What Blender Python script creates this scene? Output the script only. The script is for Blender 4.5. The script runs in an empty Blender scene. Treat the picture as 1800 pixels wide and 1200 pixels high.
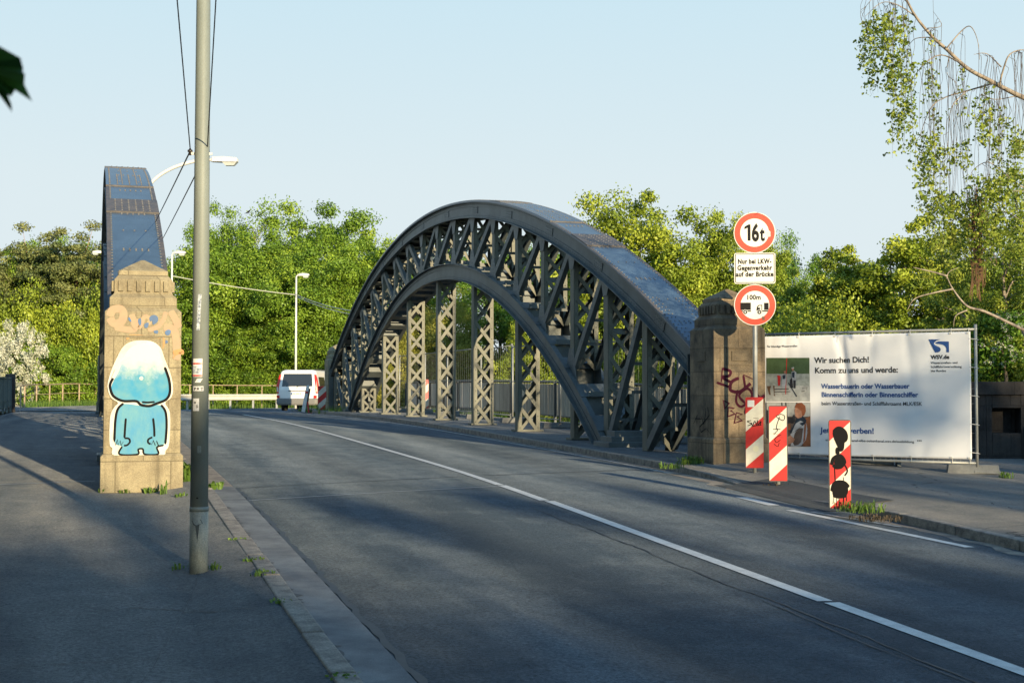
import bpy, bmesh, math, random
import numpy as np
from mathutils import Vector, Matrix
R = math.radians
C = bpy.context.scene.collection
SC = bpy.context.scene
random.seed(7)
# ------------------------------------------------------------------ camera, sky, sun, exposure
ZC = 2.0                                   # eye height of the camera in world z
cam = bpy.data.cameras.new('camera'); camo = bpy.data.objects.new('camera', cam); C.objects.link(camo)
PITCH = math.atan(90/2400)
cam.lens = 48; cam.sensor_width = 36; cam.clip_end = 3000; cam.clip_start = 0.05
camo.location = (0, 0, ZC); camo.rotation_euler = (R(90)+PITCH, 0, 0)
cam.dof.use_dof = True; cam.dof.focus_distance = 20; cam.dof.aperture_fstop = 11
SC.camera = camo
SUN_AZ, SUN_EL = 27.0, 9.5                 # sun stands behind the camera, to the right
w = bpy.data.worlds.new('World'); SC.world = w; w.use_nodes = True
nt = w.node_tree; bg = nt.nodes['Background']
sky = nt.nodes.new('ShaderNodeTexSky'); sky.sky_type = 'NISHITA'; sky.sun_disc = False
sky.sun_elevation = R(SUN_EL+6); sky.sun_rotation = R(180-SUN_AZ)
sky.air_density = 1.0; sky.dust_density = 0.35; sky.ozone_density = 1.3
# pale haze band low in the sky, clearing to the plain sky overhead
tcw = nt.nodes.new('ShaderNodeTexCoord'); sep = nt.nodes.new('ShaderNodeSeparateXYZ'); nt.links.new(tcw.outputs['Generated'], sep.inputs[0])
rw = nt.nodes.new('ShaderNodeValToRGB'); e_ = rw.color_ramp.elements; e_[0].position = .30; e_[0].color = (1, 1, 1, 1); e_[1].position = .8; e_[1].color = (0, 0, 0, 1)
rh = nt.nodes.new('ShaderNodeValToRGB'); e_ = rh.color_ramp.elements; e_[0].color = (2.86, 3.14, 3.24, 1); e_[1].position = .30; e_[1].color = (2.2, 2.95, 3.34, 1); e_.new(.15).color = (2.70, 3.12, 3.28, 1)
nt.links.new(sep.outputs[2], rw.inputs[0]); nt.links.new(sep.outputs[2], rh.inputs[0])
dp = nt.nodes.new('ShaderNodeVectorMath'); dp.operation = 'DOT_PRODUCT'; nt.links.new(tcw.outputs['Generated'], dp.inputs[0]); dp.inputs[1].default_value = (math.sin(R(SUN_AZ)), -math.cos(R(SUN_AZ)), 0)
mrw = nt.nodes.new('ShaderNodeMapRange'); mrw.inputs[1].default_value = .1; mrw.inputs[2].default_value = .8; mrw.inputs[3].default_value = 1; mrw.inputs[4].default_value = .5; nt.links.new(dp.outputs['Value'], mrw.inputs[0])
mlw = nt.nodes.new('ShaderNodeMath'); mlw.operation = 'MULTIPLY'; nt.links.new(rw.outputs[0], mlw.inputs[0]); nt.links.new(mrw.outputs[0], mlw.inputs[1])
zs = nt.nodes.new('ShaderNodeMapRange'); zs.inputs[1].default_value = .25; zs.inputs[2].default_value = .6; zs.inputs[3].default_value = 1; zs.inputs[4].default_value = .95; nt.links.new(sep.outputs[2], zs.inputs[0])
skm = nt.nodes.new('ShaderNodeVectorMath'); skm.operation = 'SCALE'; nt.links.new(sky.outputs[0], skm.inputs[0]); nt.links.new(zs.outputs[0], skm.inputs['Scale'])
mxw = nt.nodes.new('ShaderNodeMix'); mxw.data_type = 'RGBA'; nt.links.new(mlw.outputs[0], mxw.inputs[0]); skc = nt.nodes.new('ShaderNodeVectorMath'); skc.operation = 'MULTIPLY'; skc.inputs[1].default_value = (.62, 1.0, 1.22); nt.links.new(skm.outputs[0], skc.inputs[0]); nt.links.new(skc.outputs[0], mxw.inputs[6]); nt.links.new(rh.outputs[0], mxw.inputs[7])
nt.links.new(mxw.outputs[2], bg.inputs[0]); bg.inputs[1].default_value = 0.15
sl = bpy.data.lights.new('sun', 'SUN'); sl.energy = 5.0; sl.angle = R(0.5); sl.color = (1.0, 0.80, 0.50)
slo = bpy.data.objects.new('sun', sl); C.objects.link(slo)
ce = math.cos(R(SUN_EL))
to_sun = Vector((math.sin(R(SUN_AZ))*ce, -math.cos(R(SUN_AZ))*ce, math.sin(R(SUN_EL))))
slo.rotation_euler = to_sun.to_track_quat('Z', 'Y').to_euler()
SC.view_settings.view_transform = 'Standard'; SC.view_settings.look = 'None'
SC.view_settings.gamma = 1; SC.view_settings.exposure = 0.84
SC.cycles.max_bounces = 6; SC.cycles.transparent_max_bounces = 8

# ------------------------------------------------------------------ site geometry
SA, CA = 0.2924, 0.9563                    # the bridge axis heads 17 degrees left of the view
def wp(t, u, z=0.0):                       # along / across the bridge axis -> world
    return Vector((-SA*t + CA*u, CA*t + SA*u, z))
def tu(X, Y): return (-SA*X + CA*Y, CA*X + SA*Y)
def soft(v, k=1.2):
    a = -v/k
    return -k*(a if a > 30 else math.log1p(math.exp(a)))
def Gw(v): return -1.18 + .002*v + .022*soft(v) + .016*soft(v-18, 3) + .016*18*0
def G(X, Y):                               # world z of the road level
    t, u = tu(X, Y); v = (t-16.35) - .36*(u-.48)
    return ZC + Gw(max(v, -60)) - (Gw(0) + 1.18)
def Gt(t, u):
    p = wp(t, u); return G(p.x, p.y)
def at(px, py, Y):                         # a point seen at (px,py) at depth Y
    a = (px-900)/2400; b = (600-py)/2400; cp, sp = math.cos(PITCH), math.sin(PITCH)
    k = Y/(cp-b*sp)
    return Vector((a*k, Y, ZC+(sp+b*cp)*k))

# ------------------------------------------------------------------ materials
MATS = {}
def nodes(name):
    m = bpy.data.materials.new(name); m.use_nodes = True
    return m, m.node_tree.nodes, m.node_tree.links, m.node_tree.nodes['Principled BSDF']
def mat(name, col, rough=.6, metal=0, var=.0, vscale=3., col2=None, bump=0., bscale=40., spec=.5, fine=0., fscale=120., streak=0, coat=0):
    if name in MATS: return MATS[name]
    m, N, L, B = nodes(name)
    B.inputs['Roughness'].default_value = rough; B.inputs['Metallic'].default_value = metal
    B.inputs['Specular IOR Level'].default_value = spec; B.inputs['Coat Weight'].default_value = coat
    B.inputs['Base Color'].default_value = (*col, 1)
    tc = N.new('ShaderNodeTexCoord'); last = None
    if col2 is not None or var:
        n1 = N.new('ShaderNodeTexNoise'); n1.inputs['Scale'].default_value = vscale; n1.inputs['Detail'].default_value = 6; n1.inputs['Roughness'].default_value = .65
        if streak:
            mp = N.new('ShaderNodeMapping'); mp.inputs['Scale'].default_value = (1, 1, 1/streak)
            L.new(tc.outputs['Object'], mp.inputs[0]); L.new(mp.outputs[0], n1.inputs['Vector'])
        else: L.new(tc.outputs['Object'], n1.inputs['Vector'])
        cr = N.new('ShaderNodeValToRGB'); c2 = col2 or tuple(c*(1-var) for c in col); c1 = col if col2 else tuple(min(1, c*(1+var)) for c in col)
        cr.color_ramp.elements[0].position = .36; cr.color_ramp.elements[0].color = (*c2, 1)
        cr.color_ramp.elements[1].position = .62; cr.color_ramp.elements[1].color = (*c1, 1)
        L.new(n1.outputs[0], cr.inputs[0]); last = cr.outputs[0]
    if fine:
        n2 = N.new('ShaderNodeTexNoise'); n2.inputs['Scale'].default_value = fscale; n2.inputs['Detail'].default_value = 3
        L.new(tc.outputs['Object'], n2.inputs['Vector'])
        mr = N.new('ShaderNodeMapRange'); mr.inputs[1].default_value = .3; mr.inputs[2].default_value = .7; mr.inputs[3].default_value = 1-fine; mr.inputs[4].default_value = 1+fine
        L.new(n2.outputs[0], mr.inputs[0])
        mx = N.new('ShaderNodeVectorMath'); mx.operation = 'SCALE'
        if last: L.new(last, mx.inputs[0])
        else: mx.inputs[0].default_value = col
        L.new(mr.outputs[0], mx.inputs['Scale']); last = mx.outputs[0]
    if last: L.new(last, B.inputs['Base Color'])
    if bump:
        n3 = N.new('ShaderNodeTexNoise'); n3.inputs['Scale'].default_value = bscale; n3.inputs['Detail'].default_value = 5
        L.new(tc.outputs['Object'], n3.inputs['Vector'])
        b = N.new('ShaderNodeBump'); b.inputs['Strength'].default_value = bump; b.inputs['Distance'].default_value = .01
        L.new(n3.outputs[0], b.inputs['Height']); L.new(b.outputs[0], B.inputs['Normal'])
    MATS[name] = m
    return m
def leafmat(name, cd, cm, cl, trans=.35):
    m, N, L, B = nodes(name)
    a = N.new('ShaderNodeAttribute'); a.attribute_name = 'tint'
    cr = N.new('ShaderNodeValToRGB'); e = cr.color_ramp.elements
    e[0].position = 0; e[0].color = (*cd, 1); e[1].position = 1; e[1].color = (*cl, 1)
    k = e.new(.5); k.color = (*cm, 1)
    L.new(a.outputs['Fac'], cr.inputs[0]); L.new(cr.outputs[0], B.inputs['Base Color'])
    B.inputs['Roughness'].default_value = .5; B.inputs['Specular IOR Level'].default_value = .35
    tr = N.new('ShaderNodeBsdfTranslucent'); L.new(cr.outputs[0], tr.inputs[0])
    mx = N.new('ShaderNodeMixShader'); mx.inputs[0].default_value = trans
    L.new(B.outputs[0], mx.inputs[1]); L.new(tr.outputs[0], mx.inputs[2])
    L.new(mx.outputs[0], N['Material Output'].inputs[0]); MATS[name] = m
    return m

def asphalt(name, base, patch, warm=0.0, grain=.35, cracks=True):
    m, N, L, B = nodes(name)
    tc = N.new('ShaderNodeTexCoord'); mp = N.new('ShaderNodeMapping'); mp.inputs['Rotation'].default_value = (0, 0, R(-17))
    L.new(tc.outputs['Object'], mp.inputs[0])
    def noise(s, d, vec=None, r=.6):
        n = N.new('ShaderNodeTexNoise'); n.inputs['Scale'].default_value = s; n.inputs['Detail'].default_value = d; n.inputs['Roughness'].default_value = r
        L.new(vec or mp.outputs[0], n.inputs['Vector']); return n.outputs[0]
    st = N.new('ShaderNodeMapping'); st.inputs['Scale'].default_value = (1.3, .12, 1); L.new(mp.outputs[0], st.inputs[0])
    big = noise(.9, 4, st.outputs[0]); mid = noise(2.2, 7, None, .7); fine = noise(38, 5, None, .88)
    cr = N.new('ShaderNodeValToRGB'); e = cr.color_ramp.elements
    e[0].position = .40; e[0].color = (*base, 1); e[1].position = .63; e[1].color = (*patch, 1)
    ad = N.new('ShaderNodeMath'); ad.operation = 'ADD'; h1 = N.new('ShaderNodeMath'); h1.operation = 'MULTIPLY'; h1.inputs[1].default_value = .62
    h2 = N.new('ShaderNodeMath'); h2.operation = 'MULTIPLY'; h2.inputs[1].default_value = .38
    L.new(big, h1.inputs[0]); L.new(mid, h2.inputs[0]); L.new(h1.outputs[0], ad.inputs[0]); L.new(h2.outputs[0], ad.inputs[1]); L.new(ad.outputs[0], cr.inputs[0])
    mr = N.new('ShaderNodeMapRange'); mr.inputs[1].default_value = .3; mr.inputs[2].default_value = .7; mr.inputs[3].default_value = 1-grain; mr.inputs[4].default_value = 1+grain*1.3
    L.new(fine, mr.inputs[0])
    sc = N.new('ShaderNodeVectorMath'); sc.operation = 'SCALE'; L.new(cr.outputs[0], sc.inputs[0]); L.new(mr.outputs[0], sc.inputs['Scale'])
    out = sc.outputs[0]
    if name == 'road asphalt':                          # wheel tracks polished a little lighter along the lanes
        sp = N.new('ShaderNodeSeparateXYZ'); L.new(mp.outputs[0], sp.inputs[0])
        m1 = N.new('ShaderNodeMath'); m1.operation = 'MULTIPLY_ADD'; m1.inputs[1].default_value = 3.75; m1.inputs[2].default_value = -8.2; L.new(sp.outputs[0], m1.inputs[0])
        m2 = N.new('ShaderNodeMath'); m2.operation = 'SINE'; L.new(m1.outputs[0], m2.inputs[0])
        m3 = N.new('ShaderNodeMapRange'); m3.inputs[1].default_value = -1; m3.inputs[2].default_value = 1; m3.inputs[3].default_value = .84; m3.inputs[4].default_value = 1.16; L.new(m2.outputs[0], m3.inputs[0])
        s5 = N.new('ShaderNodeVectorMath'); s5.operation = 'SCALE'; L.new(out, s5.inputs[0]); L.new(m3.outputs[0], s5.inputs['Scale']); out = s5.outputs[0]
    if cracks:
        vo = N.new('ShaderNodeTexVoronoi'); vo.feature = 'DISTANCE_TO_EDGE'; vo.inputs['Scale'].default_value = .33
        wn = N.new('ShaderNodeTexNoise'); wn.inputs['Scale'].default_value = 2.5; wn.inputs['Detail'].default_value = 5; L.new(mp.outputs[0], wn.inputs['Vector'])
        av = N.new('ShaderNodeVectorMath'); av.operation = 'MULTIPLY_ADD'; av.inputs[1].default_value = (.5, .5, .5)
        L.new(wn.outputs['Color'], av.inputs[0]); L.new(mp.outputs[0], av.inputs[2]); L.new(av.outputs[0], vo.inputs['Vector'])
        gm = N.new('ShaderNodeMath'); gm.operation = 'GREATER_THAN'; gm.inputs[1].default_value = .0028; L.new(vo.outputs['Distance'], gm.inputs[0])
        mk = N.new('ShaderNodeMapRange'); mk.inputs[3].default_value = .35; mk.inputs[4].default_value = 1; L.new(gm.outputs[0], mk.inputs[0])
        s2 = N.new('ShaderNodeVectorMath'); s2.operation = 'SCALE'; L.new(out, s2.inputs[0]); L.new(mk.outputs[0], s2.inputs['Scale']); out = s2.outputs[0]
    L.new(out, B.inputs['Base Color']); B.inputs['Roughness'].default_value = .82; B.inputs['Specular IOR Level'].default_value = .35
    b = N.new('ShaderNodeBump'); b.inputs['Strength'].default_value = 1.0; b.inputs['Distance'].default_value = .016; B.inputs['Diffuse Roughness'].default_value = 1.0
    L.new(fine, b.inputs['Height']); L.new(b.outputs[0], B.inputs['Normal']); MATS[name] = m
    return m
def stone(name, c1, c2, dirt, bw=.62, bh=.36, joint=.5, scale=1):
    m, N, L, B = nodes(name)
    tc = N.new('ShaderNodeTexCoord'); sx = N.new('ShaderNodeSeparateXYZ'); L.new(tc.outputs['Object'], sx.inputs[0])
    ad = N.new('ShaderNodeMath'); L.new(sx.outputs[0], ad.inputs[0]); L.new(sx.outputs[1], ad.inputs[1])
    cx = N.new('ShaderNodeCombineXYZ'); L.new(ad.outputs[0], cx.inputs[0]); L.new(sx.outputs[2], cx.inputs[1])
    br = N.new('ShaderNodeTexBrick'); L.new(cx.outputs[0], br.inputs['Vector'])
    br.inputs['Scale'].default_value = 1; br.inputs['Brick Width'].default_value = bw; br.inputs['Row Height'].default_value = bh
    br.inputs['Mortar Size'].default_value = .008; br.inputs['Mortar Smooth'].default_value = .6
    br.inputs['Color1'].default_value = (*c1, 1); br.inputs['Color2'].default_value = (*c2, 1); br.inputs['Mortar'].default_value = (*[c*joint for c in c1], 1)
    n = N.new('ShaderNodeTexNoise'); n.inputs['Scale'].default_value = 2.4; n.inputs['Detail'].default_value = 8; n.inputs['Roughness'].default_value = .7; L.new(tc.outputs['Object'], n.inputs['Vector'])
    cr = N.new('ShaderNodeValToRGB'); cr.color_ramp.elements[0].position = .42; cr.color_ramp.elements[1].position = .68
    L.new(n.outputs[0], cr.inputs[0])
    mx = N.new('ShaderNodeMix'); mx.data_type = 'RGBA'; L.new(cr.outputs[0], mx.inputs[0]); L.new(br.outputs[0], mx.inputs[6]); mx.inputs[7].default_value = (*dirt, 1)
    n2 = N.new('ShaderNodeTexNoise'); n2.inputs['Scale'].default_value = 70; n2.inputs['Detail'].default_value = 4; L.new(tc.outputs['Object'], n2.inputs['Vector'])
    sm_ = N.new('ShaderNodeMapping'); sm_.inputs['Scale'].default_value = (9, 9, .9); L.new(tc.outputs['Object'], sm_.inputs[0])
    n4 = N.new('ShaderNodeTexNoise'); n4.inputs['Scale'].default_value = 1; n4.inputs['Detail'].default_value = 6; L.new(sm_.outputs[0], n4.inputs['Vector'])
    c4 = N.new('ShaderNodeMapRange'); c4.inputs[1].default_value = .52; c4.inputs[2].default_value = .72; c4.inputs[3].default_value = 0; c4.inputs[4].default_value = .6; L.new(n4.outputs[0], c4.inputs[0])
    mx4 = N.new('ShaderNodeMix'); mx4.data_type = 'RGBA'; L.new(c4.outputs[0], mx4.inputs[0]); L.new(mx.outputs[2], mx4.inputs[6]); mx4.inputs[7].default_value = (*[c*.55 for c in dirt], 1)
    mr = N.new('ShaderNodeMapRange'); mr.inputs[1].default_value = .3; mr.inputs[2].default_value = .7; mr.inputs[3].default_value = .8; mr.inputs[4].default_value = 1.18; L.new(n2.outputs[0], mr.inputs[0])
    sc = N.new('ShaderNodeVectorMath'); sc.operation = 'SCALE'; L.new(mx4.outputs[2], sc.inputs[0]); L.new(mr.outputs[0], sc.inputs['Scale'])
    L.new(sc.outputs[0], B.inputs['Base Color']); B.inputs['Roughness'].default_value = .88; B.inputs['Specular IOR Level'].default_value = .25
    b = N.new('ShaderNodeBump'); b.inputs['Strength'].default_value = .5; b.inputs['Distance'].default_value = .012
    a2 = N.new('ShaderNodeMath'); a2.operation = 'SUBTRACT'; L.new(n2.outputs[0], a2.inputs[0]); L.new(br.outputs['Fac'], a2.inputs[1])
    L.new(a2.outputs[0], b.inputs['Height']); L.new(b.outputs[0], B.inputs['Normal']); MATS[name] = m
    return m

M = {}
M['road'] = asphalt('road asphalt', (.030, .044, .060), (.098, .117, .134), cracks=False, grain=.9)
M['walk'] = asphalt('walkway asphalt', (.058, .068, .078), (.155, .156, .152), grain=.8, cracks=False)
M['walkR'] = asphalt('old forecourt asphalt', (.10, .105, .105), (.20, .19, .175), grain=.4)
M['conc'] = mat('gutter concrete', (.19, .195, .19), .85, col2=(.10, .105, .11), vscale=2.5, bump=.3, bscale=90, fine=.15)
M['kerb'] = mat('kerb granite', (.28, .245, .20), .85, col2=(.14, .12, .10), vscale=9, bump=.6, bscale=60, fine=.3, fscale=90)
M['grit'] = mat('sandy grit', (.30, .25, .19), .95, col2=(.15, .12, .10), vscale=6, fine=.3, bump=.4)
M['soil'] = mat('soil and turf', (.09, .085, .04), .95, col2=(.05, .06, .02), vscale=4, fine=.3, bump=.4)
M['tar'] = mat('tar seam', (.018, .018, .02), .6, var=.3, vscale=10)
M['patch'] = asphalt('dark patch asphalt', (.026, .034, .042), (.05, .056, .062), cracks=False)
M['line'] = mat('road paint', (.62, .61, .57), .7, col2=(.48, .47, .44), vscale=7, fine=.15)
M['linew'] = mat('worn road paint', (.42, .41, .38), .8, col2=(.12, .12, .12), vscale=14, fine=.2)
M['steel'] = mat('arch steel paint', (.115, .132, .130), .5, col2=(.070, .082, .082), vscale=1.6, spec=.4, fine=.08, bump=.12, bscale=25)
M['lace'] = mat('lattice steel paint', (.145, .146, .112), .55, col2=(.092, .094, .075), vscale=5, spec=.35, fine=.12, streak=3)
M['top'] = mat('dark blue top plate paint', (.060, .100, .150), .36, col2=(.040, .066, .10), vscale=1.4, spec=.65, fine=.1, fscale=30, bump=.1, bscale=6)
M['splice'] = mat('brown splice plate', (.115, .10, .09), .6, col2=(.06, .062, .07), vscale=7, fine=.2, fscale=40)
M['rivet'] = mat('rivet heads', (.17, .165, .155), .5, col2=(.12, .11, .10), vscale=5)
M['stone'] = stone('sandstone', (.325, .28, .18), (.265, .23, .15), (.18, .15, .10))
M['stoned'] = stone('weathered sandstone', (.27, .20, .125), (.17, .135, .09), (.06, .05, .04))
M['basalt'] = stone('dark wall stone', (.042, .038, .037), (.028, .026, .026), (.014, .013, .014), .9, .42)
M['galv'] = mat('galvanised steel', (.30, .31, .30), .5, metal=.25, var=.12, vscale=5, fine=.06)
M['pole'] = mat('grey green pole paint', (.20, .225, .205), .55, col2=(.15, .17, .155), vscale=3, streak=4, fine=.08, spec=.4)
M['polelow'] = mat('pale pole foot', (.38, .36, .28), .75, col2=(.14, .16, .155), vscale=5, streak=3, fine=.25)  # pole foot paler and more beige than the mast, unevenly streaked
M['white'] = mat('white enamel', (.60, .59, .55), .45, var=.05, vscale=6)
M['signw'] = mat('white sign sheet', (.64, .64, .60), .5, var=.03, vscale=8)
M['bakew'] = mat('cream reflective sheet', (.60, .58, .48), .5, col2=(.50, .48, .40), vscale=9)
M['red'] = mat('sign red', (.52, .045, .018), .45, var=.06, vscale=10)
M['bred'] = mat('red reflective sheet', (.50, .014, .010), .42, col2=(.38, .010, .010), vscale=9)
M['black'] = mat('black print', (.008, .008, .009), .7, spec=.2)
M['paintb'] = mat('black spray paint', (.006, .006, .007), .8, spec=.15)
M['edge'] = mat('grey metal edge', (.05, .05, .05), .6, metal=.2)
M['banner'] = mat('banner vinyl', (.80, .81, .83), .55, col2=(.74, .75, .78), vscale=1.2, spec=.3)
M['btext'] = mat('banner charcoal ink', (.03, .03, .032), .6)
M['bblue'] = mat('banner blue ink', (.022, .075, .26), .6)
M['cable'] = mat('black cable', (.02, .02, .022), .6)
M['bark'] = mat('tree bark', (.16, .125, .085), .9, col2=(.08, .06, .042), vscale=5, bump=.5, bscale=14)
M['birch'] = mat('birch bark', (.34, .28, .21), .8, col2=(.10, .08, .065), vscale=8, bump=.3)
M['pine'] = mat('pine bark', (.40, .19, .09), .85, col2=(.22, .11, .06), vscale=4, bump=.4)
M['twig'] = mat('twig bark', (.075, .055, .04), .85)
M['L1'] = leafmat('broadleaf green', (.07, .14, .014), (.16, .27, .024), (.31, .42, .040), .26)
M['L2'] = leafmat('yellow green leaves', (.11, .165, .014), (.24, .31, .026), (.42, .47, .05), .26)
M['L3'] = leafmat('dark green leaves', (.045, .11, .012), (.11, .22, .020), (.22, .33, .034), .26)
M['L4'] = leafmat('pine needles', (.06, .09, .03), (.13, .16, .045), (.23, .235, .075), .2)
M['L5'] = leafmat('birch leaves', (.09, .15, .018), (.21, .28, .030), (.38, .42, .06), .3)
M['L6'] = leafmat('hawthorn blossom', (.36, .38, .26), (.50, .51, .40), (.60, .60, .50), .2)
M['L7'] = leafmat('willow leaves', (.17, .19, .03), (.29, .29, .045), (.46, .43, .08), .3)
M['L8'] = leafmat('weed leaves', (.06, .12, .02), (.11, .20, .03), (.18, .27, .05))
M['Ldark'] = leafmat('dark maple leaf', (.02, .055, .012), (.03, .09, .014), (.05, .13, .02), .5)  # darker greens than the other leaf materials

# ------------------------------------------------------------------ mesh builder
def V(*a): return Vector(a)
class MB:
    def __init__(s): s.v = []; s.f = []; s.m = []
    def add(s, vs, fs, mi=0):
        o = len(s.v); s.v += [tuple(p) for p in vs]
        for f in fs: s.f.append([i+o for i in f]); s.m.append(mi)
    def box(s, c, d, mi=0, rz=0, rot=None):
        hx, hy, hz = d[0]/2, d[1]/2, d[2]/2
        P = [V(x, y, z) for z in (-hz, hz) for y in (-hy, hy) for x in (-hx, hx)]
        mt = rot or (Matrix.Rotation(rz, 3, 'Z') if rz else None)
        if mt: P = [mt @ p for p in P]
        s.add([p+Vector(c) for p in P], [(0, 2, 3, 1), (4, 5, 7, 6), (0, 1, 5, 4), (2, 6, 7, 3), (0, 4, 6, 2), (1, 3, 7, 5)], mi)
    def bar(s, a, b, wd, h, side=(1, 0, 0), mi=0):  # box from a to b, wd along 'side'
        a = Vector(a); b = Vector(b); d = (b-a).normalized(); sd = Vector(side); sd = (sd-d*sd.dot(d)).normalized(); up = sd.cross(d)
        P = []
        for p in (a, b):
            for q in (-1, 1):
                for r in (-1, 1): P.append(p+sd*(wd/2*r)+up*(h/2*q))
        s.add(P, [(0, 2, 3, 1), (4, 5, 7, 6), (0, 1, 5, 4), (2, 6, 7, 3), (0, 4, 6, 2), (1, 3, 7, 5)], mi)
    def tube(s, pts, rs, n=6, mi=0, cap=True):
        pts = [Vector(p) for p in pts]
        if not isinstance(rs, (list, tuple)): rs = [rs]*len(pts)
        o = len(s.v); prev = None
        for i, p in enumerate(pts):
            d = (pts[min(i+1, len(pts)-1)]-pts[max(i-1, 0)])
            d = d.normalized() if d.length > 1e-9 else V(0, 0, 1)
            if prev is None: sd = d.cross(V(0, 0, 1)) if abs(d.z) < .95 else d.cross(V(1, 0, 0))
            else: sd = prev-d*prev.dot(d)
            sd.normalize(); prev = sd; up = d.cross(sd)
            for k in range(n):
                a = 2*math.pi*k/n; s.v.append(tuple(p+(sd*math.cos(a)+up*math.sin(a))*rs[i]))
        for i in range(len(pts)-1):
            for k in range(n):
                k2 = (k+1) % n; s.f.append([o+i*n+k, o+i*n+k2, o+(i+1)*n+k2, o+(i+1)*n+k]); s.m.append(mi)
        if cap:
            s.f.append([o+k for k in range(n)][::-1]); s.m.append(mi)
            e = o+(len(pts)-1)*n; s.f.append([e+k for k in range(n)]); s.m.append(mi)
    def dome(s, c, nrm, r, h=None, n=6, mi=0):
        c = Vector(c); nrm = Vector(nrm).normalized(); sd = nrm.cross(V(.3, .5, .8)).normalized(); up = nrm.cross(sd); h = h or r*.7
        P = [c+(sd*math.cos(2*math.pi*k/n)+up*math.sin(2*math.pi*k/n))*r for k in range(n)]
        Q = [c+nrm*h*.8+(sd*math.cos(2*math.pi*k/n)+up*math.sin(2*math.pi*k/n))*r*.55 for k in range(n)]
        s.add(P+Q+[c+nrm*h], [(k, (k+1) % n, n+(k+1) % n, n+k) for k in range(n)]+[(n+k, n+(k+1) % n, 2*n) for k in range(n)], mi)
    def loops(s, L, mi=0, cap0=True, cap1=True):        # list of closed loops, same count
        o = len(s.v); n = len(L[0])
        for l in L: s.v += [tuple(p) for p in l]
        for i in range(len(L)-1):
            for k in range(n):
                k2 = (k+1) % n; s.f.append([o+i*n+k, o+i*n+k2, o+(i+1)*n+k2, o+(i+1)*n+k]); s.m.append(mi)
        if cap0: s.f.append([o+k for k in range(n)][::-1]); s.m.append(mi)
        if cap1: s.f.append([o+(len(L)-1)*n+k for k in range(n)]); s.m.append(mi)
    def prism(s, pts, dv, mi=0):                        # closed polygon swept by vector dv
        pts = [Vector(p) for p in pts]; dv = Vector(dv); s.loops([pts, [p+dv for p in pts]], mi)
    def disc(s, c, r, th, n=40, mi=0, sx=1):            # disc facing -Y, back at c
        c = Vector(c); l = [c+V(math.cos(2*math.pi*k/n)*r*sx, 0, math.sin(2*math.pi*k/n)*r) for k in range(n)]
        s.loops([l, [p+V(0, -th, 0) for p in l]], mi)
    def build(s, name, mats, parent=None, smooth=False, bevel=0, loc=None):
        me = bpy.data.meshes.new(name); me.from_pydata(s.v, [], s.f)
        for m in (mats if isinstance(mats, (list, tuple)) else [mats]): me.materials.append(m)
        me.polygons.foreach_set('material_index', s.m)
        if smooth: me.polygons.foreach_set('use_smooth', [True]*len(s.f))
        me.update(); o = bpy.data.objects.new(name, me); C.objects.link(o)
        if parent: o.parent = parent
        if loc is not None: o.location = loc
        if bevel:
            b = o.modifiers.new('bevel', 'BEVEL'); b.width = bevel; b.segments = 2; b.limit_method = 'ANGLE'
        return o
def each(mb, name, m, parent):                         # one object per loose piece
    n = len(mb.v); p = list(range(n))
    def find(a):
        while p[a] != a: p[a] = p[p[a]]; a = p[a]
        return a
    for f in mb.f:
        for k in f[1:]: p[find(k)] = find(f[0])
    G_ = {}
    for f, mi in zip(mb.f, mb.m): G_.setdefault(find(f[0]), []).append((f, mi))
    for k, fs in G_.items():
        q = MB(); ix = {}
        for f, mi in fs:
            for a in f:
                if a not in ix: ix[a] = len(q.v); q.v.append(mb.v[a])
            q.f.append([ix[a] for a in f]); q.m.append(mi)
        q.build(name, m, parent)
def tag(o, label=None, cat=None, group=None, kind=None):
    if label: o['label'] = label
    if cat: o['category'] = cat
    if group: o['group'] = group
    if kind: o['kind'] = kind
    return o
def thing(name, label, cat, loc=(0, 0, 0), rz=0, group=None):
    o = bpy.data.objects.new(name, None); C.objects.link(o); o.location = loc; o.rotation_euler = (0, 0, rz); o.empty_display_size = .2
    return tag(o, label, cat, group)
def kids(o): return [c for c in C.objects if c.parent == o]
def dup(root, loc, rz=None, label=None, group=None, scale=None):
    def cp(o, par):
        c = o.copy(); C.objects.link(c)
        if par: c.parent = par
        for k in kids(o): cp(k, c)
        return c
    c = cp(root, None); c.location = loc
    if rz is not None: c.rotation_euler = (0, 0, rz)
    if label: c['label'] = label
    if group: c['group'] = group
    if scale: c.scale = scale
    return c
def struct(name, mb, m, **k): return tag(mb.build(name, m, **k), kind='structure')

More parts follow.
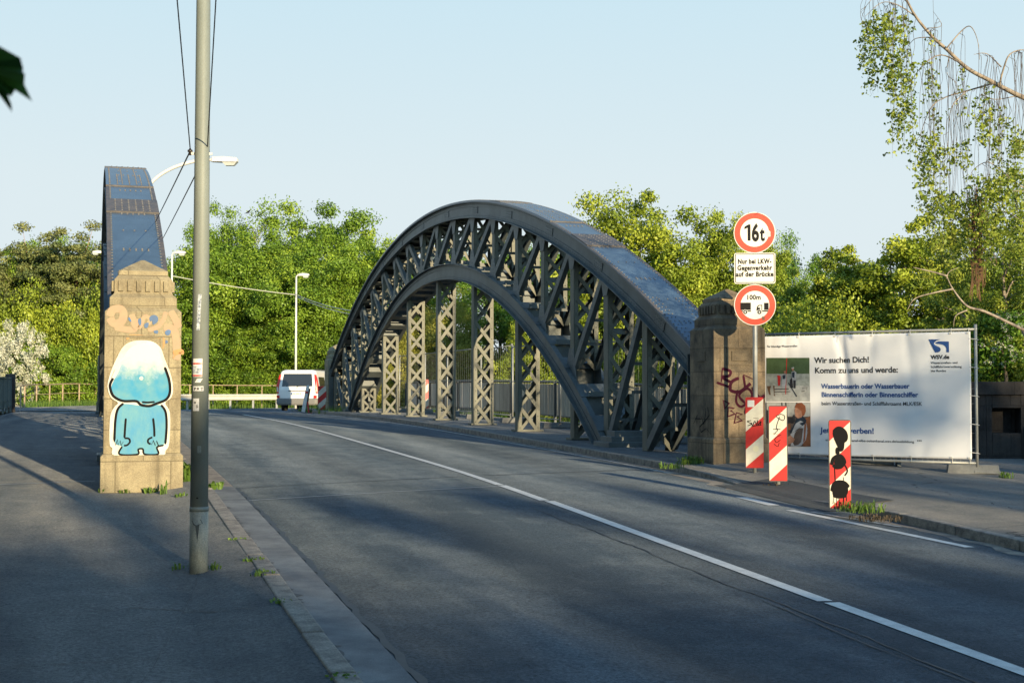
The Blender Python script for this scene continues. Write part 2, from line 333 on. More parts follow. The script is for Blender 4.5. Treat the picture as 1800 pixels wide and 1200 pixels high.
def catmull(P, k=5, closed=False):
    P = [tuple(p) for p in P]; n = len(P); out = []
    rng = range(n) if closed else range(n-1)
    for i in rng:
        if closed: p0, p1, p2, p3 = P[(i-1) % n], P[i], P[(i+1) % n], P[(i+2) % n]
        else: p0, p1, p2, p3 = P[max(i-1, 0)], P[i], P[i+1], P[min(i+2, n-1)]
        for j in range(k):
            t = j/k
            out.append(tuple(.5*((2*b)+(-a+c)*t+(2*a-5*b+4*c-d)*t*t+(-a+3*b-3*c+d)*t**3) for a, b, c, d in zip(p0, p1, p2, p3)))
    if not closed: out.append(P[-1])
    return out
LAY = [0.0]
def stroke(mb, P, wd, y0, mi=0, smooth=True, fn=None, taper=True):   # paint stroke on a face looking to -Y; P in (x,z)
    LAY[0] = (LAY[0]+.00037) % .0035; y = y0-.0015-LAY[0]
    if smooth and len(P) > 2: P = catmull(P, 6)
    P = [Vector((p[0], p[1])) for p in P]; vs = []; n = len(P)
    for i, p in enumerate(P):
        d = P[min(i+1, n-1)]-P[max(i-1, 0)]; d = d.normalized() if d.length > 1e-9 else Vector((1, 0)); s = Vector((-d.y, d.x))*wd/2
        if taper and (i == 0 or i == n-1): s *= .45
        for q in (p+s, p-s): vs.append((q.x, (y if fn is None else fn(q.x, q.y)-.004), q.y))
    mb.add(vs, [(2*i, 2*i+1, 2*i+3, 2*i+2) for i in range(n-1)], mi)
def fill(mb, P, y, mi=0, smooth=True):
    if smooth: P = catmull(P, 4, True)
    mb.add([(p[0], y, p[1]) for p in P], [tuple(range(len(P)))], mi)
def text(body, size, x, z, m, parent, name='lettering', y=-.004, xs=1., bold=0., align='LEFT', fn=None, space=1.0):
    cu = bpy.data.curves.new('t', 'FONT'); cu.body = body; cu.size = size; cu.align_x = align; cu.offset = bold; cu.space_character = space; cu.resolution_u = 3
    o = bpy.data.objects.new('t', cu); C.objects.link(o)
    dg = bpy.context.evaluated_depsgraph_get(); me = bpy.data.meshes.new_from_object(o.evaluated_get(dg)); bpy.data.objects.remove(o)
    for v in me.vertices:
        X = v.co.x*xs+x; Z = v.co.y+z; v.co = (X, (fn(X, Z)-.004 if fn else y), Z)
    me.materials.clear(); me.materials.append(m); me.name = name
    r = bpy.data.objects.new(name, me); C.objects.link(r); r.parent = parent
    return r

def twidth(body, size, space=1.0):
    cu = bpy.data.curves.new('t', 'FONT'); cu.body = body; cu.size = size; cu.space_character = space; o = bpy.data.objects.new('t', cu); C.objects.link(o); bpy.context.view_layer.update()
    w_ = o.dimensions.x; bpy.data.objects.remove(o); return w_

# ------------------------------------------------------------------ ground, road, pavements
def strip(name, ts, us, zoff, m, extra=None):           # sheet over t x u following the road level
    mb = MB(); vs = []
    for t in ts:
        for u in us:
            p = wp(t, u); dz = zoff(t, u) if callable(zoff) else zoff
            vs.append((p.x, p.y, G(p.x, p.y)+dz))
    n = len(us)
    mb.add(vs, [(i*n+j, i*n+j+1, (i+1)*n+j+1, (i+1)*n+j) for i in range(len(ts)-1) for j in range(n-1)])
    return struct(name, mb, m)
def frange(a, b, s):
    n = max(1, int(round((b-a)/s))); return [a+(b-a)*i/n for i in range(n+1)]
# terrain: one sheet to the horizon, with the canal cut under the bridge
mb = MB(); xs = [-700, -400, -220, -140]+frange(-100, 100, 2.5)+[140, 220, 400, 700]; ys = [-500, -250, -120]+frange(-80, 120, 2.5)+[160, 260, 450, 900]
def terr(X, Y):
    t, u = tu(X, Y); v = (t-16.35)-.36*(u-.48); z = G(X, Y)-.32
    def sm(x): x = min(1, max(0, x)); return x*x*(3-2*x)
    cut = sm((v-1.5)/6)*(1-sm((v-27)/6))
    bank = max(sm((u-12.5)/6), sm((-3.6-u)/5))
    under = 1 if -3.6 < u < 12.5 else 0
    z -= 6.4*max(cut, 0)
    z -= 1.6*sm((u-14)/8)*sm((v+12)/6)*(1-cut)
    return z
vs = [(x, y, terr(x, y)) for x in xs for y in ys]; n = len(ys)
mb.add(vs, [(i*n+j, (i+1)*n+j, (i+1)*n+j+1, i*n+j+1) for i in range(len(xs)-1) for j in range(n-1)])
struct('ground', mb, M['soil'])
mb = MB(); a = [wp(19, -150), wp(19+54, 150), wp(46+54, 150), wp(46, -150)]
mb.add([(p.x, p.y, ZC-6.3) for p in a], [(0, 1, 2, 3)])
struct('canal_water', mb, mat('canal water', (.03, .045, .035), .08, spec=.6, bump=.2, bscale=3))
TS = frange(-45, 0, 3)+frange(1, 60, .75)
strip('road', TS, frange(1.64, 8.37, .56), lambda t, u: -.0+.02*(1-((u-5)/3.4)**2), M['road'])
# road beyond the bridge curving to the right
mb = MB(); cc = wp(56, 5.05+20); vs = []; K = 26
base = wp(56, 5.05)-cc
for i in range(K):
    a = -R(4.6)*i; r = Matrix.Rotation(a, 3, 'Z') @ base; rn = r.normalized()
    for d in (-5.2, -2.6, 0, 2.6, 6.6):
        p = cc+r+rn*d; vs.append((p.x, p.y, ZC-.86+.006*0))
mb.add(vs, [(i*5+j, i*5+j+1, (i+1)*5+j+1, (i+1)*5+j) for i in range(K-1) for j in range(4)])
mb2 = MB()
struct('road', mb, M['road'])
strip('gutter', frange(-12, 17.2, .6), [1.29, 1.40, 1.52, 1.655], lambda t, u: .012-.03*(1-abs(u-1.45)/.2)*0+.0, M['conc'])
strip('gutter', frange(17.2, 52, .8), [1.29, 1.52, 1.655], .008, M['grit'])
# left walkway: pavement before the bridge and the footway outside the left arch
def lpz(t, u): return .105-.075*min(1, max(0, (1.1-u)/.5))
strip('left_pavement', frange(-12, 17, .8), [-14, -9, -5, -3.1, -2, -1, 0, .6, .85, 1.1, 1.17], lpz, M['walk'])
strip('left_footway', frange(17, 58, .8), [-3.05, -2, -1, 0, .6, .85, 1.1, 1.17], lpz, M['walk'])
strip('left_footway', frange(58, 84, 2), [-6, -3.05, -1, 1.17, 2.2], lambda t, u: .06, M['walk'])
# kerb stones left: individual lengths with open joints
mb = MB(); t = -8.0
while t < 52:
    ln = .98 if t > 8 else 1.0
    j1, j2 = random.uniform(-.008, .008), random.uniform(-.008, .008); z1, z2 = random.uniform(-.006, .006), random.uniform(-.006, .006)
    a = [wp(t, 1.165+j1), wp(t, 1.30+j1), wp(t+ln-.018, 1.30+j2), wp(t+ln-.018, 1.165+j2)]
    lo = [V(p.x, p.y, G(p.x, p.y)-.1) for p in a]; hi = [V(p.x, p.y, G(p.x, p.y)+.118+(z1 if i < 2 else z2)) for i, p in enumerate(a)]
    mb.loops([lo, hi]); t += ln
struct('kerb', mb, M['kerb'], bevel=.012)
strip('kerb_joint', frange(-8, 52, 2), [1.17, 1.295], .06, M['soil'])
# right kerb, pavement along the right arch and forecourt
def uR(t): return 8.37+.0*t
def hR(t):                                              # the kerb drops in front of the forecourt
    return .095-.075*min(1, max(0, min((t-13.6)/1.2, (18.4-t)/1.4)))
mb = MB(); t = -8.0
while t < 54:
    ln = 1.0 if not (13.3 < t < 17.2) else .97; h1, h2 = hR(t), hR(t+ln)
    a = [wp(t, 8.37), wp(t, 8.50), wp(t+ln-.015, 8.50), wp(t+ln-.015, 8.37)]
    lo = [V(p.x, p.y, G(p.x, p.y)-.1) for p in a]; hi = [V(p.x, p.y, G(p.x, p.y)+(h1, h1, h2, h2)[i]+.006) for i, p in enumerate(a)]
    mb.loops([lo, hi])
    t += ln
struct('kerb', mb, M['kerb'], bevel=.012)
def zR(t, u):
    k = min(1, max(0, (u-8.45)/.9))
    return hR(t)*(1-k)+.15*k if t < 19.5 else .10+.02*k
strip('right_footway', frange(19.4, 60, .8), [8.49, 9, 9.8, 10.6, 11.4, 11.75], zR, M['walk'])
strip('right_pavement', frange(-12, 19.4, .7), [8.49, 8.7, 9.0, 9.4, 10, 11, 12, 13, 15, 19], zR, M['walkR'])
# markings, seams, patches as sheets just above the road
def ribbon(name, P, wd, z, m, jit=0, mbo=None):
    mb = mbo or MB(); vs = []; n = len(P)
    for i, (t, u) in enumerate(P):
        q = wd*(1+random.uniform(-jit, jit)); c = random.uniform(-jit, jit)*wd
        for s in (-q/2, q/2):
            p = wp(t, u+s+c); vs.append((p.x, p.y, G(p.x, p.y)+.02*(1-((u-5)/3.4)**2)+z if 1.6 < u < 8.4 else G(p.x, p.y)+z))
    mb.add(vs, [(2*i, 2*i+1, 2*i+3, 2*i+2) for i in range(n-1)])
    return mb if mbo else struct(name, mb, m)
ribbon('centre_line', [(t, 5.09) for t in frange(-6, 8.78, .5)], .125, .006, M['line'])
ribbon('centre_line', [(t, 5.07) for t in frange(8.84, 15.1, .5)], .125, .006, M['line'])
ribbon('centre_line', [(t, 5.03) for t in frange(15.16, 16.9, .3)], .12, .006, M['line'])
ribbon('centre_line', [(t, 5.02+.004*(t-17)) for t in frange(16.96, 50, .6)], .11, .006, M['line'])
ribbon('edge_line', [(t, 8.12) for t in frange(18.5, 50, .7)], .10, .006, M['linew'], .12)
ribbon('edge_line', [(t, 7.68) for t in frange(14.55, 15.4, .3)], .15, .006, M['line'])
ribbon('edge_line', [(t, 7.64+(14.1-t)*.115) for t in frange(11.2, 14.1, .3)], .11, .006, M['line'])
ribbon('edge_line', [(t, 7.78+(14.0-t)*.26) for t in frange(12.6, 13.9, .3)], .08, .0085, M['linew'])
ribbon('tar_seam', [(t, 4.68+.02*math.sin(t*1.7)+.012*math.sin(t*5.1)) for t in frange(3, 14.5, .12)], .016, .005, M['tar'], .7)
ribbon('damp_stain', [(t, 1.315+.035*random.random()) for t in frange(7.4, 15, .055)], .055, .016, mat('damp dirt', (.05, .05, .05), .7), .9)
ribbon('tar_seam', [(t, 4.60+.02*math.sin(t*2.3)) for t in frange(5, 9, .12)], .010, .0075, M['tar'], .7)
ribbon('tar_seam', [(t, 1.69) for t in frange(3, 17, .15)], .05, .005, M['tar'], .5)
rc = random.Random(12)
for (ta, ua, tb, ub) in ((8.6, -2.6, 9.3, .3), (9.3, .3, 8.9, 1.0), (10.2, -.2, 10.5, 1.05), (7.6, -1.9, 7.9, .4), (12.6, -3, 13.1, .5), (6.2, .1, 11.4, .9)):
    n_ = 40; cx = 0; P = []
    for k in range(n_+1):
        cx = cx*.9+rc.gauss(0, .012); P.append((ta+(tb-ta)*k/n_+cx, ua+(ub-ua)*k/n_+cx*.6))
    mb = MB(); vs = []
    for (t_, u_) in P:
        q = wp(t_, u_); wv = rc.uniform(.002, .007); vs += [(q.x, q.y-wv, G(q.x, q.y)+lpz(t_, u_)+.004), (q.x+wv*.3, q.y+wv, G(q.x, q.y)+lpz(t_, u_)+.004)]
    mb.add(vs, [(2*i, 2*i+1, 2*i+3, 2*i+2) for i in range(n_)]); struct('pavement_crack', mb, M['tar'])
def skew(name, w0, u0, u1, wd, m, z, jit=0):
    mb = MB(); vs = []
    for u in frange(u0, u1, .35):
        c = random.uniform(-jit, jit)
        for s in (-wd/2, wd/2):
            t = w0+16.35+.36*(u-.48)+s+c; p = wp(t, u)
            cr = .02*(1-((u-5)/3.4)**2) if u > 1.6 and u < 8.4 else 0
            vs.append((p.x, p.y, G(p.x, p.y)+cr+z))
    n = len(vs)//2; mb.add(vs, [(2*i, 2*i+1, 2*i+3, 2*i+2) for i in range(n-1)])
    return struct(name, mb, m)
M['joint'] = mat('expansion joint strip', (.26, .27, .28), .55, var=.15, vscale=8)
skew('expansion_joint', -1.16, 1.68, 4.98, .035, M['joint'], .0055, .008)
skew('expansion_joint', .25, 1.68, 8.3, .03, M['tar'], .0055, .01)
skew('expansion_joint', 1.75, -3, .02, .05, M['joint'], .034)
skew('expansion_joint', 4.6, -3, .02, .03, M['tar'], .034)
skew('expansion_joint', 7.2, -3, .02, .03, M['tar'], .034)
# sandy grit gathered along the right edge of the road
for (t0, t1, u0, wd) in ((14.0, 19.2, 8.17, .26), (9.5, 13.6, 8.26, .16), (19.3, 30, 8.29, .09)):
    ribbon('grit', [(t, u0) for t in frange(t0, t1, .22)], wd, .0035, M['grit'], .35)
def zP(t, u):
    cr = .02*(1-((u-5)/3.4)**2); e = min(1, max(0, (u-8.30)/.1)); return cr*(1-e)+(zR(t, u)+.008)*e+.006
strip('asphalt_patch', frange(14.0, 16.9, .2), [8.02, 8.18, 8.30, 8.37, 8.42, 8.5, 8.65, 8.8, 8.95], zP, M['patch'])
# verge strips outside the far road
strip('verge', frange(58, 66, 2), [9, 12, 20], .02, M['soil'])

# ------------------------------------------------------------------ the two riveted arches
R1 = (17.25**2+4.2**2)/8.4
def upz(t): x = min(17.9, max(-17.9, t-17.25)); return 5.06-(R1-math.sqrt(R1*R1-x*x))+.01*x
def loz(t): x = t-17.25; return 3.5-(22.6-math.sqrt(22.6**2-x*x))+.005*x
ZB = 1.18                                              # arch origin sits at the deck at its near end
def frame(fn, t):
    e = .01; dz = (fn(t+e)-fn(t-e))/(2*e); l = math.hypot(1, dz); return t, fn(t)+ZB, 1/l, dz/l
def pt(fn, t, d, u):                                   # point d below the curve (normal), offset u
    y, z, ct, st = frame(fn, t); return (u, y+st*d, z-ct*d)
def sweep(mb, fn, t0, t1, n, u0, u1, d0, d1, mi=0):
    L = []
    for i in range(n+1):
        t = t0+(t1-t0)*i/n; L.append([pt(fn, t, d0, u0), pt(fn, t, d0, u1), pt(fn, t, d1, u1), pt(fn, t, d1, u0)])
    mb.loops(L, mi)
def nrm(fn, t, s=1): y, z, ct, st = frame(fn, t); return (0, -st*s, ct*s)
TK = [17.25+1.875*k for k in range(-9, 10)]
RA = (3.20, 21.55); LA = (-4.52, 16.65)
def deckz(t):                                          # deck under the arch, in arch coordinates
    p = Vector((RA[0], RA[1], 0))+wp(t, 0); return G(p.x, p.y)+.12-(ZC-ZB)
arch = thing('bridge_arch', 'grey riveted steel lattice arch right of the road, its whole open side in view', 'bridge arch', (RA[0], RA[1], ZC-ZB), R(17), 'steel arches of the road bridge')
S, LC, TP, SP, RV = M['steel'], M['lace'], M['top'], M['splice'], M['rivet']
mb = MB(); t0u, t1u = -.15, 34.65                       # upper chord
for s in (-1, 1):
    a, b = sorted((s*.275, s*.29)); sweep(mb, upz, t0u, t1u, 80, a, b, .026, .42)
    a, b = sorted((s*.29, s*.305)); sweep(mb, upz, t0u, t1u, 80, a, b, .045, .135); sweep(mb, upz, t0u, t1u, 80, a, b, .315, .405)
    a, b = sorted((s*.292, s*.392)); sweep(mb, upz, t0u, t1u, 80, a, b, .028, .044); sweep(mb, upz, t0u, t1u, 80, a, b, .406, .422)
    t = .1
    while t < 34.4:                                     # rivets along both angle legs, outer face
        for d in (.09, .36): mb.dome(pt(upz, t, d, s*.305), (s, 0, 0), .014, .009, 5)
        t += .125
    for tk in frange(1.2, 33.3, 2.9):                   # web splices
        a, b = sorted((s*.29, s*.302)); sweep(mb, upz, tk, tk+.45, 1, a, b, .14, .31)
        for q in range(5):
            for d in (.17, .225, .28): mb.dome(pt(upz, tk+.05+q*.085, d, s*.302), (s, 0, 0), .012, .008, 5)
chord = mb.build('upper_chord', S, arch)
mb = MB(); t = .6
while t < 34.2:                                         # battens on the open underside
    sweep(mb, upz, t, t+.34, 1, -.27, .27, .395, .405); t += .9375
for t in frange(.5, 34, .9375): mb.box(pt(upz, t, .2, 0), (.54, .012, .34))
each(mb, 'batten', S, chord)
mb = MB(); sweep(mb, upz, t0u, t1u, 90, -.395, .395, 0, .025)
sweep(mb, upz, 7.0, 27.5, 50, -.39, .39, -.018, -.0005)
top = mb.build('top_plate', TP, chord)
mb = MB()
for a, b in ((4.75, 5.65), (28.9, 29.8), (10.6, 11.5)): sweep(mb, upz, a, b, 3, -.397, .397, -.03, -.019 if a > 7 and a < 28 else -.001)
for s in (-1, 1):                                       # brown, rust-stained edge strips beside the plates
    for a, b in ((-.1, 6.98), (27.52, 34.6)): sweep(mb, upz, a, b, 30, *(sorted((s*.342, s*.396))), -.0035, -.0005)
for a in (6.97, 27.5): sweep(mb, upz, a, a+.035, 1, -.395, .395, -.026, -.0005)
each(mb, 'splice_plate', SP, top)
mb = MB()
def dt(t): return -.018 if 7 < t < 27.5 else -.0035
for s in (-1, 1):
    t = 0
    while t < 34.4: mb.dome(pt(upz, t, dt(t)-.0005, s*.33), nrm(upz, t), .0175, .014); t += .12
for i, t in enumerate(frange(.9, 33.9, .94)):
    us = (-.16, 0, .16) if i % 2 else (-.17, -.085, 0, .085, .17)
    for u in us:
        mb.dome(pt(upz, t, dt(t)-.0005 if 7 < t < 27.5 else -.0005, u), nrm(upz, t), .017, .014)
        if not i % 2: mb.dome(pt(upz, t+.06, dt(t)-.0005 if 7 < t < 27.5 else -.0005, u), nrm(upz, t), .017, .014)
for a in (4.75, 28.9, 10.6):
    for q in range(7):
        for u in (-.26, -.16, -.055, .055, .16, .26): mb.dome(pt(upz, a+.07+q*.125, -.03, u), nrm(upz, a), .016, .013)
for u in (-.12, .12):
    t = 7.2
    while t < 27.4: mb.dome(pt(upz, t, -.0185, u), nrm(upz, t), .0155, .013, 5); t += .14
for u in (-.2, .0, .2):
    for t in frange(7.15, 8.6, .13): mb.dome(pt(upz, t, -.0185, u), nrm(upz, t), .0155, .013, 5)
for u in (-.25, -.18, .18, .25):
    for t in frange(.3, 1.9, .13): mb.dome(pt(upz, t, -.0005, u), nrm(upz, t), .0155, .013, 5)
mb.build('rivets', RV, top, smooth=True)
mb = MB(); a0, a1 = 3.62, 30.88                         # lower chord
for s in (-1, 1):
    a, b = sorted((s*.275, s*.29)); sweep(mb, loz, a0, a1, 70, a, b, .012, .41)
    a, b = sorted((s*.29, s*.305)); sweep(mb, loz, a0, a1, 70, a, b, .03, .12); sweep(mb, loz, a0, a1, 70, a, b, .30, .39)
    a, b = sorted((s*.292, s*.392)); sweep(mb, loz, a0, a1, 70, a, b, 0, .016); sweep(mb, loz, a0, a1, 70, a, b, .394, .41)
    t = a0+.1
    while t < a1-.1:
        for d in (.075, .345): mb.dome(pt(loz, t, d, s*.305), (s, 0, 0), .014, .009, 5)
        mb.dome(pt(loz, t, 0, s*.35), nrm(loz, t), .013, .01, 5); t += .125
low = mb.build('lower_chord', S, arch)
mb = MB()
for k, t in enumerate(frange(4.2, 30.3, .9375)):
    sweep(mb, loz, t, t+.40, 1, -.385, .385, -.012, -.001); sweep(mb, loz, t, t+.36, 1, -.27, .27, .40, .412)
    mb.box(pt(loz, t, .2, 0), (.54, .014, .36))
    mb.box(pt(loz, t+.02, -.06, 0), (.5, .012, .09))
each(mb, 'batten', S, low)
for t, s in ((3.75, -1), (30.75, 1)):                   # bearings where the lower chord meets the deck
    mb = MB(); z = deckz(t); mb.box((0, t, z+.03), (1.0, .8, .10)); mb.box((0, t, z+.12), (.8, .55, .12)); mb.box((0, t, z+.2), (.62, .4, .16))
    mb.build('bearing', S, arch, bevel=.01)
def column(t, z0, z1, flip, name, bw=.52, rivets=True):  # four angles laced together
    mb = MB(); h = bw/2; dy = .11
    if z1-z0 < .12: return
    for s in (-1, 1):
        a = s*h
        mb.box((a-s*.006, t, (z0+z1)/2), (.012, .22, z1-z0))                       # side plate
        for q in (-1, 1): mb.box((a-s*.052, t+q*(dy+.0065), (z0+z1)/2), (.08, .012, z1-z0))
    pitch = .52; n = max(1, int(round((z1-z0)/pitch))); p = (z1-z0)/n
    for i in range(n):
        za, zb = z0+p*i+.02, z0+p*(i+1)-.02; f = -1 if flip else 1
        mb.bar((-(h-.07)*f, t-dy-.019, za), ((h-.07)*f, t-dy-.019, zb), .012, .080, (0, 1, 0))
        mb.bar(((h-.07)*f, t+dy+.019, za), (-(h-.07)*f, t+dy+.019, zb), .012, .080, (0, 1, 0))
        mb.bar(((h-.05)*f, t-dy+.006, za), (-(h-.05)*f, t-dy+.006, zb), .012, .066, (0, 1, 0))
    if rivets:
        z = z0+.08
        while z < z1-.05:
            for s in (-1, 1): mb.dome((s*(h-.05), t-dy-.0255, z), (0, -1, 0), .013, .01, 5)
            z += .26
    return mb.build(name, LC, arch)
def rel(z): return z
for k in range(-9, 10):
    t = 17.25+1.875*k; zu = pt(upz, t, .41, 0)[2]; inside = abs(k) <= 7
    zl = loz(t)+ZB+.0 if abs(k) <= 6 else deckz(t)
    if abs(k) == 7: zl = deckz(t)+.05
    column(t, zl, zu, k < 0, 'vertical')
    if k % 2 == 0 and abs(k) <= 6:
        zb = pt(loz, t, .40, 0)[2]; column(t, deckz(t)+.0, zb, k < 0, 'hanger')
        mb = MB(); mb.box((0, t, deckz(t)+.02), (.66, .34, .04)); mb.build('base_plate', LC, arch)
    zm = (zl+zu)/2
    if zu-zl > 1.0:                                     # cross strut between the two planes
        nz = 1 if zu-zl < 2.2 else 2
        for q in range(nz):
            mb = MB(); zz = zl+(zu-zl)*(q+1)/(nz+1); mb.box((0, t, zz), (.50, .10, .11)); mb.build('cross_strut', S, arch)
def topz(t): return pt(upz, t, .38, 0)[2]
def botz(t):
    k = abs(t-17.25)/1.875
    return loz(t)+ZB+.02 if k < 6.9 else deckz(t)+.03
for i in range(18):                                    # diagonals lean from the top away from the crown to the bottom towards it
    ta, tb = TK[i], TK[i+1]
    tt, tbm = (ta, tb) if i < 10 else (tb, ta)
    A_ = V(0, tt+(.12 if i < 10 else -.12), topz(tt)); B_ = V(0, tbm+(-.12 if i < 10 else .12), botz(tbm)+.05)
    mb = MB()
    for s in (-1, 1):
        u = s*.268
        mb.bar(A_+V(u, 0, 0), B_+V(u, 0, 0), .014, .15)
        d = (B_-A_).normalized(); nn = V(0, -d.z, d.y)
        for q in (-1, 1): mb.bar(A_+V(u-s*.05, 0, 0)+nn*q*.075, B_+V(u-s*.05, 0, 0)+nn*q*.075, .085, .012)
        L = (B_-A_).length; x = .12
        while x < L-.1:
            mb.dome(A_+V(u+s*.007, 0, 0)+d*x, (s, 0, 0), .013, .009, 5); x += .22
    x = .5; L = (B_-A_).length
    while x < L-.3:                                     # tie battens
        mb.bar(A_+d*x+V(-.26, 0, 0), A_+d*x+V(.26, 0, 0), .06, .012, (0, 0, 1)); x += .62
    mb.build('diagonal', S, arch)
mb = MB(); gv = MB()                                   # gusset plates at the nodes
for i, t in enumerate(TK):
    k = i-9; sg = -1 if i < 9 else 1
    for s in (-1, 1):
        u = s*.2765
        zt = topz(t); P = [V(u, t-.26, topz(t-.26)+.02), V(u, t+.26, topz(t+.26)+.02), V(u, t+.10, zt-.40), V(u, t-.10, zt-.40)]
        if 2 <= i <= 16: mb.prism(P, (-s*.012, 0, 0))
        if abs(k) <= 6:
            zl = botz(t); P = [V(u, t-.30, loz(t-.30)+ZB-.1), V(u, t-.12, zl+.42), V(u, t+.12, zl+.42), V(u, t+.30, loz(t+.30)+ZB-.1)]
            mb.prism(P, (-s*.012, 0, 0))
            for q in range(4):
                gv.dome((u, t-.06, zl+.08+q*.09), (s, 0, 0), .012, .008, 5); gv.dome((u, t+.06, zl+.08+q*.09), (s, 0, 0), .012, .008, 5)
each(mb, 'gusset_plate', S, arch); gv.build('rivets', S, arch)
for t in (.02, 34.48):                                 # riveted end posts by the pillars
    mb = MB(); zt = topz(t)+.25; zb = deckz(t)
    for s in (-1, 1):
        mb.box((s*.28, t, (zb+zt)/2), (.014, .34, zt-zb)); mb.box((s*.34, t-.16, (zb+zt)/2), (.10, .014, zt-zb)); mb.box((s*.34, t+.16, (zb+zt)/2), (.10, .014, zt-zb))
        z = zb+.1
        while z < zt-.05:
            for y in (-.09, 0, .09): mb.dome((s*.287, t+y, z), (s, 0, 0), .012, .008, 5)
            z += .14
    mb.build('end_post', S, arch)
dup(arch, (LA[0], LA[1], ZC-ZB), R(17), 'grey riveted steel arch at the left, seen almost end-on behind the painted sandstone pillar')

# ------------------------------------------------------------------ sandstone pillars
def pillar(label, X, Y, m, fig=False):
    # front face centre at X,Y ; local +Y runs along the bridge axis
    z0 = G(X, Y)+(.03 if X < 0 else .08)
    p = thing('stone_pillar', label, 'pillar', (X, Y, z0), R(17), 'sandstone pillars at the arch ends')
    def sq(h, z, c=.45): return [(-h, c-h, z), (h, c-h, z), (h, c+h, z), (-h, c+h, z)]
    mb = MB(); mb.loops([sq(.462, -.2), sq(.462, .42), sq(.432, .45)]); mb.build('plinth', m, p, bevel=.008)
    mb = MB(); mb.loops([sq(.43, .45), sq(.43, 2.09), sq(.378, 2.14)]); sh = mb.build('shaft', m, p, bevel=.006)
    mb = MB(); mb.loops([sq(.378, 2.14), sq(.378, 2.255), sq(.337, 2.295), sq(.327, 2.31), sq(.327, 2.47), sq(.30, 2.50), sq(.28, 2.525), sq(.28, 2.575), sq(.02, 2.725)])
    for k in range(6):
        x = -.255+.102*k
        for q in range(4):
            r = Matrix.Rotation(q*math.pi/2, 3, 'Z'); c = r @ V(x, -.332, 0)
            mb.box((c.x, c.y+.45, 2.392), (.056, .05, .125) if q % 2 == 0 else (.05, .056, .125))
    mb.build('capital', m, p, bevel=.005)
    yf = .45-.43
    mb = MB()                                           # framed panel on the shaft
    for (cx, cz, sx, sz) in ((0, 1.80, .44, .03), (0, 1.555, .44, .03), (-.205, 1.6775, .03, .215), (.205, 1.6775, .03, .215)): mb.box((cx, yf-.006, cz), (sx, .012, sz))
    mb.box((0, yf-.009, 1.68), (.27, .018, .15))
    mb.box((-.438, .45, 1.68), (.014, .27, .15))
    mb.build('panel', m, p, bevel=.003)
    return p, yf
pL, yf = pillar('sandstone pillar at the left with a big blue figure sprayed on its front', -4.27, 15.80, M['stone'])
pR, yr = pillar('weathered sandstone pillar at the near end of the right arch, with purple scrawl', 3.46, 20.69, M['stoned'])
f1 = Vector((3.46, 20.69, 0))+wp(35.55, 0); pillar('distant sandstone pillar at the far end of the right arch, beside the van', f1.x, f1.y, M['stone'])
f2 = Vector((-4.27, 15.80, 0))+wp(35.55, 0); pillar('distant sandstone pillar hidden behind the far foot of the left arch', f2.x, f2.y, M['stone'])
M['gw'] = mat('white spray paint', (.54, .54, .50), .6, col2=(.44, .43, .36), vscale=5, fine=.1)
M['gb'] = mat('turquoise spray paint', (.018, .20, .36), .6, col2=(.07, .25, .32), vscale=6, streak=2, fine=.08)
M['gp'] = mat('pink spray paint', (.345, .225, .15), .7, col2=(.31, .25, .155), vscale=8)
M['gd'] = mat('dark blue spray paint', (.035, .10, .23), .6, var=.2)
M['go'] = mat('orange spray paint', (.40, .21, .08), .7, var=.2)
M['gv'] = mat('purple spray paint', (.040, .004, .014), .8, var=.25, vscale=8, spec=.15)
def Z2(P): return [((x/3.529-252)/152, (868-(560+y/3.529))/152) for x, y in P]
def fade_paint():
    m, N, L, B = nodes('white over turquoise spray'); B.inputs['Roughness'].default_value = .7
    tc = N.new('ShaderNodeTexCoord'); sx = N.new('ShaderNodeSeparateXYZ'); L.new(tc.outputs['Object'], sx.inputs[0])
    n = N.new('ShaderNodeTexNoise'); n.inputs['Scale'].default_value = 7; n.inputs['Detail'].default_value = 7; n.inputs['Roughness'].default_value = .7; L.new(tc.outputs['Object'], n.inputs['Vector'])
    ma = N.new('ShaderNodeMath'); ma.operation = 'MULTIPLY_ADD'; ma.inputs[1].default_value = .55; L.new(n.outputs[0], ma.inputs[0]); L.new(sx.outputs[2], ma.inputs[2])
    mr = N.new('ShaderNodeMapRange'); mr.inputs[1].default_value = 1.58; mr.inputs[2].default_value = 1.82; L.new(ma.outputs[0], mr.inputs[0])
    n2 = N.new('ShaderNodeTexNoise'); n2.inputs['Scale'].default_value = 5; n2.inputs['Detail'].default_value = 5; L.new(tc.outputs['Object'], n2.inputs['Vector'])
    cr = N.new('ShaderNodeValToRGB'); cr.color_ramp.elements[0].position = .35; cr.color_ramp.elements[0].color = (.10, .27, .32, 1); cr.color_ramp.elements[1].position = .6; cr.color_ramp.elements[1].color = (.018, .22, .38, 1); L.new(n2.outputs[0], cr.inputs[0])
    mx = N.new('ShaderNodeMix'); mx.data_type = 'RGBA'; L.new(mr.outputs[0], mx.inputs[0]); L.new(cr.outputs[0], mx.inputs[6]); mx.inputs[7].default_value = (.52, .53, .50, 1); L.new(mx.outputs[2], B.inputs['Base Color'])
    return m
M['gfade'] = fade_paint()
g = MB(); y0 = yf-.002                                   # pink scrawl and blue blots above the figure
def Z6(P): return [((170+x/6-252)/152, (868-(440+y/6))/152) for x, y in P]
